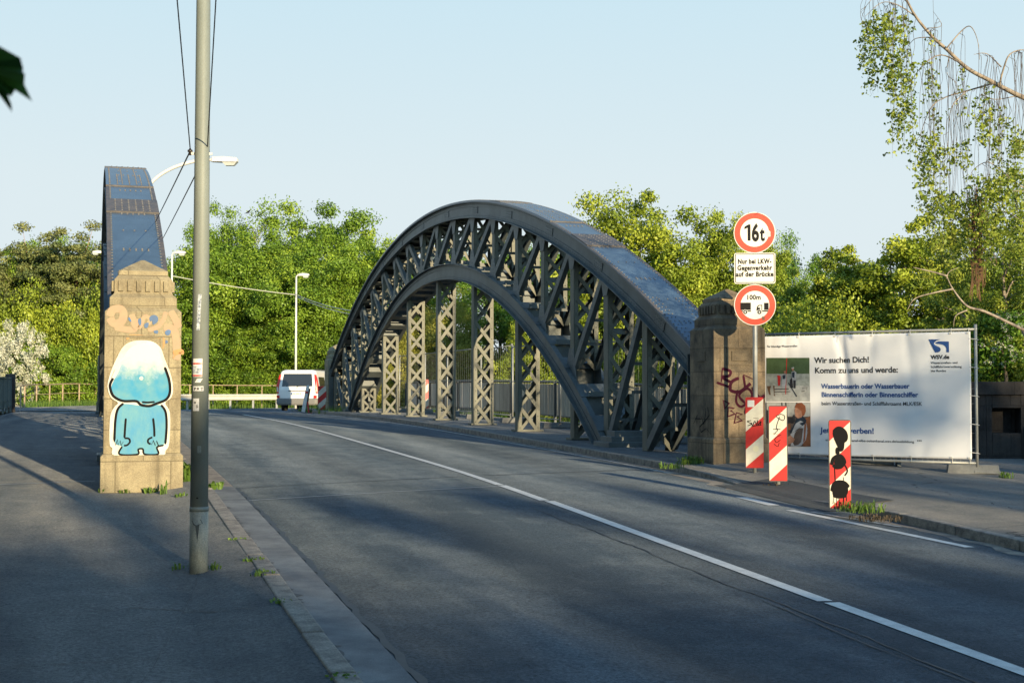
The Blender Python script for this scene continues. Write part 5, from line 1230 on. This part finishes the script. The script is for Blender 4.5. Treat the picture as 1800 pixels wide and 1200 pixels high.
# left edge
put(pP, 55, 388, 84, 0, 'brownish pine at the far left edge of the wood', 11, .95)
put(pP, 138, 382, 82, 1.7, 'brownish pine right beside the left arch', 11, .9)
put(pP, 5, 425, 88, 3.1, 'lower pine cut by the left edge of the picture', 11, .9)
put(pA, 100, 440, 88, 2.0, 'green tree filling the gap between the two left pines', 11, .9)
put(pA, 60, 415, 92, 1.2, 'green tree rising behind the leftmost pine', 11, .9)
put(pA, 135, 410, 93, 3.2, 'green tree rising behind the pine beside the left arch', 11, .9)
put(pA, 15, 440, 84, 4.4, 'green tree at the very left edge under the pines', 11, .8)
for i, (x, y, Y, l) in enumerate(((30, 500, 80, 'tall yellow-green shrub at the left edge under the pines'), (95, 480, 81, 'tall yellow-green shrub under the right-hand pine'), (150, 490, 80, 'yellow-green shrub next to the left arch'), (200, 520, 80, 'yellow-green shrub behind the left arch foot'))): put(pY, x, y, Y, i*1.1, l, 4.2, .62)
for i, (x, y, Y, l) in enumerate(((110, 590, 78, 'green shrub behind the brown pipe railing, left part'), (155, 600, 79, 'green shrub behind the brown pipe railing, right part'), (10, 600, 80, 'green shrub at the left edge behind the blossom'), (230, 600, 80, 'green shrub hidden behind the painted pillar'))): put(pS, x, y, Y, i*1.7, l, 4.2, .9)
haw = tree('hawthorn covered in white blossom at the end of the left railing', 3.4, 1.75, 19, M['L6'], M['bark'], .11, 130, 110, low=.05, trunk_r=.06, name='hawthorn_bush', cat='bush', clump=.2, lumps=.5)
q = at(30, 700, 72); haw.location = (q.x, 72, ZC-1.0); q2 = at(30, 570, 72); haw.scale = (.78, .78, (q2.z-ZC+1.0)/3.4)
leafmesh('green_foliage', [(random.gauss(0, .7), random.gauss(.3, .6), random.uniform(.4, 2.9)) for _ in range(60)], [.35]*60, [70]*60, .13, M['L1'], haw, 5)
# through and behind the right arch
put(pW, 770, 500, 74, .5, 'yellowish willow seen between the second and fourth lattice posts', 8, 1.1)
put(pW, 700, 540, 72, 2.5, 'yellowish willow seen beside the first lattice posts of the right arch', 8, .9)
put(pC, 880, 420, 78, 0, 'dark green tree seen through the middle of the right arch', 11, .9)
put(pC, 960, 400, 76, 2, 'dark green tree seen through the near panels of the right arch', 11, .85)
put(pC, 800, 400, 90, 4, 'dark green tree behind the willows, seen under the crown of the arch', 11, .8)
put(pC, 1040, 440, 72, 1, 'dark green tree behind the near slope of the right arch', 11, .8)
put(pD, 1125, 322, 58, 0, 'yellow-green tree whose pointed tip stands above the right arch slope', 9, .95, FZ-2)
put(pD, 1060, 400, 62, 2.2, 'yellow-green tree rising behind the blue top plates of the right arch', 9, .95, FZ-2)
put(pD, 1185, 420, 56, 3.5, 'yellow-green tree right above the near pillar of the right arch', 9, 1.0, FZ-2)
put(pD, 1275, 362, 58, 1.2, 'olive tree directly left of the round 16t sign', 9, .75, FZ-2)
put(pD, 1340, 425, 57, 4.1, 'olive tree behind the round 16t sign', 9, .8, FZ-2)
put(pC, 1400, 402, 62, 3.0, 'green tree right of the signs with a branch reaching towards the sky', 11, .55, FZ-2)
put(pC, 1230, 470, 66, 5.0, 'dark green tree low between the near pillar and the signs', 11, .7, FZ-2)
put(pD, 1010, 520, 55, 5.1, 'yellow-green shrubby tree behind the fence under the near arch slope', 9, .8, FZ-2)
put(pD, 930, 560, 55, .6, 'yellow-green shrubby tree behind the boards of the railing', 9, .8, FZ-2)
for i, (x, y, Y, l) in enumerate(((1225, 530, 40, 'yellow-green shrub behind the near pillar'), (1290, 540, 40, 'yellow-green shrub behind the signpost'), (1420, 500, 40, 'yellow-green shrub above the left half of the banner'), (1490, 470, 41, 'yellow-green shrub above the middle of the banner'), (1130, 560, 42, 'yellow-green shrub behind the end of the right arch'))): put(pN, x, y, Y, i*1.9, l, 4.2, .8, FZ-2)
put(pC, 1430, 560, 50, 3.0, 'dark leafy tree low behind the left half of the banner', 11, .6, FZ-1.5)
pE = tree('tall golden-green poplar behind the banner', 8, 2.3, 24, M['L2'], M['birch'], .105, 320, 260, low=.0, lumps=.4, name='poplar_tree', clump=.16, group='trees behind the banner')
put(pE, 1570, 382, 42, 0, 'tall golden-green poplar behind the right half of the banner', 8, 1.15, FZ-1.5)
put(pE, 1490, 425, 43, 2.0, 'lower golden-green poplar behind the middle of the banner', 8, 1.0, FZ-1.5)
put(pE, 1655, 390, 40, 4.0, 'golden-green poplar behind the right end of the banner', 8, 1.1, FZ-1.5)
put(pE, 1370, 470, 47, 1.0, 'golden-green poplar behind the left end of the banner', 8, .8, FZ-1.5)
pF = tree('dark leafy tree behind the stone parapet', 8, 2.6, 25, M['L5'], M['birch'], .08, 300, 230, low=.0, lumps=.4, name='hornbeam_tree', clump=.15, group='trees behind the banner')
put(pF, 1760, 330, 27, 0, 'dark leafy tree above the stone parapet at the right edge', 8, .85, FZ-1)
put(pF, 1700, 430, 29, 2, 'dark leafy tree right behind the right end of the banner', 8, .7, FZ-1)
put(pF, 1820, 250, 29, 4, 'dark leafy tree cut by the right edge of the picture', 8, .8, FZ-1)
haw2 = thing('hawthorn_bush', 'hawthorn with sparse white blossom above the stone parapet', 'bush', tuple(at(1760, 720, 25.5)), 0, 'trees behind the banner'); h0 = at(1760, 720, 25.5)
mb = MB(); mb.tube([V(0, 0, -1.2), V(.1, 0, .6), V(0, 0, 1.4)], [.05, .035, .015], 7); mb.build('trunk', M['bark'], haw2, smooth=True)
rb = random.Random(2); cs = [at(rb.gauss(1768, 18), rb.uniform(552, 640), 25.4+rb.uniform(-.3, .3))-h0 for _ in range(40)]
leafmesh('blossom', cs, [.07]*40, [16]*40, .035, M['L6'], haw2, 8); leafmesh('green_foliage', [c+V(0, .2, -.05) for c in cs]+[at(rb.uniform(1720, 1800), rb.uniform(560, 680), 25.8)-h0 for _ in range(60)], [.2]*100, [60]*100, .07, M['L3'], haw2, 9)
# pale bare branches in front of the dark trees
brs = thing('leafless_tree', 'pale leafless branches reaching left above the right end of the banner', 'tree', tuple(at(1800, 700, 24.5)), 0); o0 = at(1800, 700, 24.5)
mb = MB()
for P, r in (([(1800, 580), (1732, 548), (1700, 538), (1675, 508), (1664, 485)], .032), ([(1664, 485), (1640, 478), (1605, 470)], .02), ([(1675, 508), (1640, 515), (1608, 525), (1595, 545)], .018), ([(1664, 490), (1668, 478), (1685, 470)], .012), ([(1700, 545), (1680, 555), (1676, 575)], .015)):
    Q = catmull([at(x, y, 24.5)-o0 for x, y in P], 5); mb.tube(Q, [r*(1-.75*i/(len(Q)-1)) for i in range(len(Q))], 7)
mb.tube([at(1800, 580, 24.5)-o0, at(1830, 640, 24.5)-o0, at(1835, 790, 24.5)-o0], .06, 8)
mb.build('branches', M['birch'], brs, smooth=True)

# ------------------------------------------------------------------ the weeping birch at the right
BY = 18.0; bo = V(8.6, BY, G(8.6, BY)-.2)
bt = thing('birch_tree', 'weeping birch at the upper right with bare hanging twigs and small leaves', 'tree', tuple(bo))
def b_(x, y, Y=BY): return at(x, y, Y)-bo
mb = MB(); Q = catmull([V(0, 0, 0), V(-.1, 0, 2), V(-.1, 0, 4), V(.1, 0, 8)], 5); mb.tube(Q, [.2*(1-.6*i/(len(Q)-1)) for i in range(len(Q))], 12); mb.build('trunk', M['birch'], bt, smooth=True)
mb = MB(); BR = [([(2040, 230), (1900, 200), (1835, 182), (1800, 172), (1770, 158), (1740, 142), (1700, 120), (1665, 88), (1640, 66), (1610, 30), (1590, -5), (1560, -45)], .042),
      ([(1770, 158), (1758, 150), (1765, 118), (1775, 96), (1795, 88), (1812, 92)], .016), ([(1760, 118), (1735, 95), (1712, 96)], .009), ([(1665, 84), (1690, 55), (1706, 47), (1718, 70), (1722, 105)], .010),
      ([(1745, 147), (1700, 160), (1665, 170), (1640, 185), (1625, 215), (1618, 240)], .012), ([(1700, 160), (1675, 185), (1668, 220), (1664, 300)], .008), ([(1690, 112), (1655, 97), (1625, 112), (1600, 145)], .011), ([(1640, 66), (1610, 68), (1596, 82)], .008),
      ([(1610, 30), (1580, 10), (1550, 5), (1520, 30)], .009), ([(1590, 0), (1545, -10), (1516, 20)], .008), ([(1630, 50), (1655, 45), (1640, 20)], .006), ([(1668, 100), (1665, 130), (1680, 145), (1690, 170)], .006), ([(1790, 168), (1750, 175), (1725, 165)], .008),
      ([(1845, 335), (1800, 330), (1760, 300), (1735, 285), (1710, 300), (1705, 320)], .010), ([(1850, 420), (1820, 410), (1790, 385), (1765, 372), (1745, 368)], .014), ([(1840, 335), (1780, 336), (1740, 333), (1705, 325)], .008)]
for P, r in BR:
    Q = catmull([b_(x, y, BY+random.uniform(-.25, .25)*(1 if r < .03 else 0)) for x, y in P], 5); mb.tube(Q, [r*(1-.72*i/(len(Q)-1)) for i in range(len(Q))], 7)
br_ = mb.build('branches', M['birch'], bt, smooth=True)
# hanging twigs; (x, y start, leaves from, leaves to, density)
rb = random.Random(4); tw = MB(); lc = []; lt = []
zones = [(1508, 1530, 40, 140, 5, 1), (1528, 1562, 25, 172, 8, .9), (1540, 1568, 20, 115, 5, .9), (1562, 1578, 110, 320, 3, .8), (1570, 1600, 30, 235, 9, .9), (1585, 1600, 180, 330, 4, .7), (1600, 1614, 120, 200, 3, .8),
         (1602, 1640, 235, 385, 9, 1.1), (1636, 1648, 60, 240, 3, .6), (1642, 1662, 270, 395, 4, .8), (1672, 1700, 245, 325, 6, .9), (1708, 1742, 150, 262, 8, .8), (1750, 1765, 230, 350, 3, .7), (1768, 1800, 225, 380, 7, .9),
         (1615, 1700, 340, 470, 22, 1.0), (1700, 1800, 310, 470, 26, 1.1), (1640, 1800, 200, 330, 7, 0), (1645, 1720, 120, 300, 6, .35), (1740, 1800, 190, 300, 6, .5)]
att = []
for P, r in BR:
    for q in catmull(P, 6): att.append(q)
att += [(x, -30) for x in range(1500, 1640, 6)]
for (xa, xb, l0, l1, n_, dens) in zones:
    for k in range(n_):
        x = rb.uniform(xa, xb); Yd = BY+rb.uniform(-.5, .5); ye = l1-rb.random()**1.6*(l1-l0)*.55
        cand = [a for a in att if abs(a[0]-x) < 11 and a[1] < l0+25] or [min(att, key=lambda a: abs(a[0]-x))]
        a = rb.choice(cand); y0_ = a[1]; P = [b_(a[0], a[1], BY)]; xx = a[0]+(x-a[0])*.5; drift = rb.gauss(0, 1.2)
        P.append(b_(xx, y0_--rb.uniform(2, 6), (BY+Yd)/2)); xx = x; P.append(b_(xx, y0_+8, Yd))
        for j in range(1, 8):
            sw = rb.gauss(0, 3.6)-.25*(xx-x); xx += drift+sw; P.append(b_(xx, y0_+8+(ye-y0_-8)*j/7, Yd+rb.gauss(0, .03)))
        tw.tube([V(*q) for q in catmull(P, 3)], [.0034-.0024*j/27 for j in range(28)], 4, cap=False)
        if dens:
            m0 = max(l0, y0_+8)
            for _ in range(int(max(0, ye-m0)*.155*dens)):
                yv = rb.uniform(m0, ye+2); f_ = 2+min(6.999, max(0, (yv-y0_-8)/(ye-y0_-8)*7)); j = int(f_); q = P[j].lerp(P[j+1], f_-j); lc.append(q+V(rb.gauss(0, .045), rb.gauss(0, .045), rb.gauss(0, .015))); lt.append(rb.random())
tw.build('hanging_twigs', M['twig'], bt)
leafmesh('crown', lc, [.055]*len(lc), [4]*len(lc), .047, M['L5'], bt, 3, tintc=lt, up=.1, aspect=.75)
# withered brown bundle hanging in the birch
mb = MB(); rb = random.Random(9)
for k in range(46):
    x = rb.gauss(1715, 7); y0_ = rb.uniform(325, 380); P = []
    for j in range(7): P.append(b_(x+rb.gauss(0, 2)+j*rb.uniform(0, 2), y0_+(rb.uniform(430, 535)-y0_)*j/6, BY+.3))
    P.sort(key=lambda p: -p.z); mb.tube(P, .004, 4, cap=False)
mb.build('withered_twigs', mat('withered twigs', (.20, .11, .06), .9), bt)

# ------------------------------------------------------------------ weeds and grass
def tuft(loc, label, n=40, h=.12, spread=.12, broad=.012, seed=0, m=None, cat='weed', name='weed_clump', stuff=False):
    rg = random.Random(seed); mb = MB()
    for i in range(n):
        a = rg.uniform(0, 6.28); r = spread*rg.random()**.7; x, y = math.cos(a)*r, math.sin(a)*r; hh = h*rg.uniform(.4, 1.1); ln = hh*rg.uniform(.3, 1.1); b = rg.uniform(0, 6.28); dx, dy = math.cos(b)*ln, math.sin(b)*ln; wv = broad*rg.uniform(.6, 1.4); px_, py_ = -math.sin(b)*wv, math.cos(b)*wv
        mb.add([(x-px_*.6, y-py_*.6, -.01), (x+px_*.6, y+py_*.6, -.01), (x+dx*.45+px_, y+dy*.45+py_, hh*.7), (x+dx*.45-px_, y+dy*.45-py_, hh*.7), (x+dx, y+dy, hh*rg.uniform(.55, 1))], [(0, 1, 2, 3), (3, 2, 4)])
    o = mb.build(name, m or M['L8'], None); o.location = loc
    a_ = o.data.attributes.new('tint', 'FLOAT', 'FACE'); a_.data.foreach_set('value', [rg.random() for _ in o.data.polygons])
    if stuff: return tag(o, kind='stuff', label=label, cat=cat)
    return tag(o, label, cat, 'weeds on the paving')
def gp_(px_, py_, Y, dz=None):
    for _ in range(12):                                 # slide along the sight line until it meets the paving
        q = at(px_, py_, Y); t_, u_ = tu(q.x, Y); h_ = G(q.x, Y)+(lpz(t_, u_) if u_ < 1.3 else zR(t_, u_)); Y += (q.z-h_)*6
    q = at(px_, py_, Y); return (q.x, Y, h_)
tuft(gp_(205, 858, 15.65), 'large green weed at the left foot of the painted pillar', 55, .15, .11, .014, 1)
tuft(gp_(183, 865, 15.6), 'small low weed left of the painted pillar', 26, .06, .10, .009, 2)
tuft(gp_(262, 866, 15.65), 'bushy weed at the front foot of the painted pillar', 40, .085, .09, .009, 3)
tuft(gp_(288, 868, 15.7), 'upright thin weed at the right front foot of the painted pillar', 14, .17, .04, .008, 4)
tuft(gp_(222, 866, 15.6), 'tiny flat weed in front of the painted pillar', 22, .06, .09, .010, 5)
tuft(gp_(318, 872, 15.8), 'tiny weed right of the painted pillar foot', 22, .06, .08, .010, 6)
tuft(gp_(326, 845, 16.6, .09), 'round green weed between the painted pillar and the near pole', 120, .26, .12, .016, 7)
tuft(gp_(372, 858, 15.0, .09), 'low green weed at the kerb just right of the near pole', 40, .10, .12, .02, 8)
for i, (x, y, Y, h_) in enumerate(((420, 948, 11.8, .025), (446, 985, 10.8, .035), (460, 1010, 10.2, .05), (495, 1058, 9.15, .03), (605, 1190, 7.2, .03))):
    tuft(gp_(x, y, Y, .1), 'sparse green weed in the kerb joint, %s from the near pole' % ['first', 'second', 'third', 'fourth', 'fifth'][i], 34, h_, .09, .008, 20+i)
tuft(gp_(316, 1000, 10.8, .105), 'faint little weed left of the near pole foot', 14, .07, .07, .006, 30)
tuft(gp_(378, 1000, 10.8, .105), 'faint little weed right of the near pole foot', 14, .07, .05, .006, 31)
tuft(gp_(1512, 898, 15.4, .12), 'tuft of grass at the foot of the black-smeared marker board', 170, .13, .26, .006, 32, name='grass_tuft', cat='grass tuft')
tuft(gp_(1540, 912, 15.0, .10), 'dead brown grass at the kerb right of the black-smeared marker board', 150, .06, .28, .006, 33, m=mat('dead grass', (.065, .048, .028), .9), name='grass_tuft', cat='grass tuft')
tuft(gp_(1215, 815, 20.6, .12), 'long grass at the road-side foot of the near right pillar', 150, .15, .2, .006, 34, name='grass_tuft', cat='grass tuft')
tuft(gp_(1180, 822, 21.2, .1), 'short grass beside the right kerb left of the near right pillar', 80, .10, .2, .007, 35, name='grass_tuft', cat='grass tuft')
tuft(gp_(1770, 840, 21.0, .14), 'small grass tuft at the foot of the dark parapet', 40, .12, .1, .008, 36, name='grass_tuft', cat='grass tuft')
tuft(gp_(1365, 852, 18.0, .14), 'dry little grass tuft at the foot of the middle marker board', 40, .04, .2, .006, 37, m=mat('dead grass', (.065, .048, .028), .9), name='grass_tuft', cat='grass tuft')
# long grass along the far verges
rg = random.Random(3); mb = MB()
def blade(p, h_):
    b = rg.uniform(0, 6.28); q = V(math.cos(b), math.sin(b), 0)*h_*.35; s_ = V(-math.sin(b), math.cos(b), 0)*.02
    mb.add([p-s_, p+s_, p+q+V(0, 0, h_)], [(0, 1, 2)])
for i in range(2600):
    a = rg.random(); x = 40+a*170; p = at(x, 714, 66+12*a+rg.uniform(-1, 3)); blade(V(p.x, p.y, ZC-.80), rg.uniform(.15, .5))
for i in range(3000):
    k_ = rg.uniform(0, len(gp)-1.01); j = int(k_); q = gp[j].lerp(gp[j+1], k_-j); r = (q-cc2).normalized(); q = q+r*rg.uniform(.15, 1.8); blade(V(q.x, q.y, ZC-.88), rg.uniform(.15, .5))
for i in range(900):
    p = wp(rg.uniform(50, 60), rg.gauss(9.1, .35)); blade(V(p.x, p.y, ZC-.80), rg.uniform(.1, .35))
for i in range(2500):
    p = wp(rg.uniform(20, 60), rg.uniform(11.9, 13.5)); blade(V(p.x, p.y, G(p.x, p.y)-.3), rg.uniform(.2, .6))
o = mb.build('verge_grass', M['L8']); a_ = o.data.attributes.new('tint', 'FLOAT', 'FACE'); a_.data.foreach_set('value', [rg.random() for _ in o.data.polygons]); tag(o, 'long grass on the verges beyond the bridge', 'grass', kind='stuff')
# verge terrain outside the far bend so grass and barrier stand on something
mb = MB(); vs = []
for i in range(24):
    r = (Matrix.Rotation(-R(4.2)*i-R(2), 3, 'Z') @ (wp(56, 5.05)-wp(56, 5.05+20)))
    for d in (5.4, 7, 10, 20): p = cc2+r+r.normalized()*d; vs.append((p.x, p.y, ZC-.87 if d < 9 else ZC-1.2))
mb.add(vs, [(i*4+j, i*4+j+1, (i+1)*4+j+1, (i+1)*4+j) for i in range(23) for j in range(3)])
struct('verge', mb, M['soil'])

# ------------------------------------------------------------------ leaf hanging into the top left corner
lt_ = thing('street_tree', 'dark lobed maple leaf hanging into the top left corner', 'tree', (-1.9, .9, .15)); lo = V(-1.9, .9, .15)
mb = MB(); tip = at(-30, 60, 1.25)-lo; mb.tube(catmull([V(0, 0, 0), V(.0, 0, 1.8), V(.1, .05, 3.4)], 4), .06, 8); mb.build('trunk', M['bark'], lt_, smooth=True)
mb = MB(); mb.tube(catmull([V(.05, .0, 2.6), V(.6, .2, 2.7), tip+V(-.2, 0, .05), tip], 5), .005, 6); mb.build('twig', M['twig'], lt_, smooth=True)
def l2(P): return [at(x, y, 1.25)-lo for x, y in P]
leafP = [(-110, 60), (-60, 95), (-25, 40), (2, 70), (8, 88), (33, 100), (27, 110), (36, 125), (55, 137), (53, 155), (51, 175), (35, 160), (27, 155), (32, 178), (22, 172), (12, 180), (8, 190), (0, 168), (-5, 190), (-30, 170), (-60, 190), (-80, 140), (-120, 130)]
def jag(P):
    return [(x*1.0, y) for x, y in P]
mb = MB(); L_ = l2(jag(leafP)); c_ = at(-40, 115, 1.23)-lo
mb.add([c_]+[p+V(0, .02*math.sin(i*1.3), 0) for i, p in enumerate(L_)], [(0, i+1, (i+1) % len(L_)+1) for i in range(len(L_))])
o = mb.build('leaf', M['Ldark'], lt_); a_ = o.data.attributes.new('tint', 'FLOAT', 'FACE'); a_.data.foreach_set('value', [random.random() for _ in o.data.polygons])

# ------------------------------------------------------------------ two crows in the treetops
def crow(px_, py_, Y, label):
    q = at(px_, py_, Y); c = thing('crow', label, 'bird', tuple(q), R(30), 'crows in the treetops'); m = MB(); L = []
    for x, z, r in ((-.30, -.10, .01), (-.16, -.04, .035), (-.05, .03, .075), (.06, .10, .07), (.12, .17, .045), (.16, .21, .045), (.20, .21, .02), (.26, .20, .004)): L.append([(x, math.cos(a)*r, z+.1+math.sin(a)*r) for a in [2*math.pi*k/8 for k in range(8)]])
    m.loops(L); m.build('body', M['black'], c, smooth=True); m = MB(); m.tube([(.02, .03, .1), (.02, .03, -.02)], .008, 4); m.tube([(.02, -.03, .1), (.02, -.03, -.02)], .008, 4); m.build('legs', M['black'], c)
crow(437, 376, 96, 'black crow perched on the pale willow top, left one'); crow(458, 381, 97, 'black crow perched in the treetop right of the other crow')

# ------------------------------------------------------------------ trees behind the photographer that throw the foreground shade
def sunpos(p, q):                                       # p along the light, q across it
    s_, c_ = math.sin(R(SUN_AZ)), math.cos(R(SUN_AZ)); return (-s_*p+c_*q, c_*p+s_*q)
sh = tree('dense street tree standing behind the photographer', 8, 3.4, 31, M['L1'], M['bark'], .30, 170, 120, low=.05, group='trees behind the photographer', clump=.26)
first = True; TE = math.tan(R(SUN_EL))
# (q, ground or object height reached by the shade at p) -> crown tops
thin = tree('x', 8, 3.4, 33, M['L1'], M['bark'], .30, 60, 52, low=.05, name='thin_tree', group='trees behind the photographer', clump=.26); nthin = 0
rows = [(-6, 14.2, -1.2), (-3.2, 16.5, -1.2), (-.8, 17.2, -1.2), (.7, 16.8, -1.2), (2.2, 13.4, -1.2), (5.2, 11.8, -1.25), (7.6, 12.6, -1.25), (9.7, 12.0, -1.2), (13.5, 16.4, .95), (15.2, 16.4, 1.1), (17.2, 18, 1.2), (19.6, 20, 1.3), (22.6, 22, 1.6), (26, 25, 2.2)]
for i, (q, p_, zz) in enumerate(rows):
    pp = -34-(i % 2)*3; topz_ = zz+TE*(p_-pp); x, y = sunpos(pp, q); zb = ZC-2.6; s_ = 1.07*(topz_+ZC-zb)/HT['thin_tree' if 13 < q < 18 else sh.name]
    l = 'dense street tree behind the photographer, %s from the left of its row' % ['first', 'second', 'third', 'fourth', 'fifth', 'sixth', 'seventh', 'eighth', 'ninth', 'tenth', 'eleventh', 'twelfth', 'thirteenth', 'fourteenth'][i]
    if first: o = sh; first = False; o['label'] = l
    elif 13 < q < 18:
        o = thin if nthin == 0 else dup(thin, (0, 0, 0), i*1.1, l); o['label'] = l.replace('dense', 'thin'); nthin += 1
    else: o = dup(sh, (0, 0, 0), i*1.1, l)
    o.location = (x, y, zb); o.scale = (.80, .80, s_)

for i, (x, y, l) in enumerate(((-7.5, 1.0, 'unseen tree added left of the photographer to darken the foreground'), (-9.8, 9.0, 'unseen tree added left of the pavement to darken the foreground'), (-1.5, -8.5, 'unseen tree added right behind the photographer to darken the foreground'), (-12, -5, 'unseen tree added behind and left of the photographer to darken the foreground'))):  # unseen trees added to block sky light and darken the foreground
    dup(pB, (x, y, ZC-2.2), i*1.4, l, 'trees behind the photographer', (1.05, 1.05, 1.1))
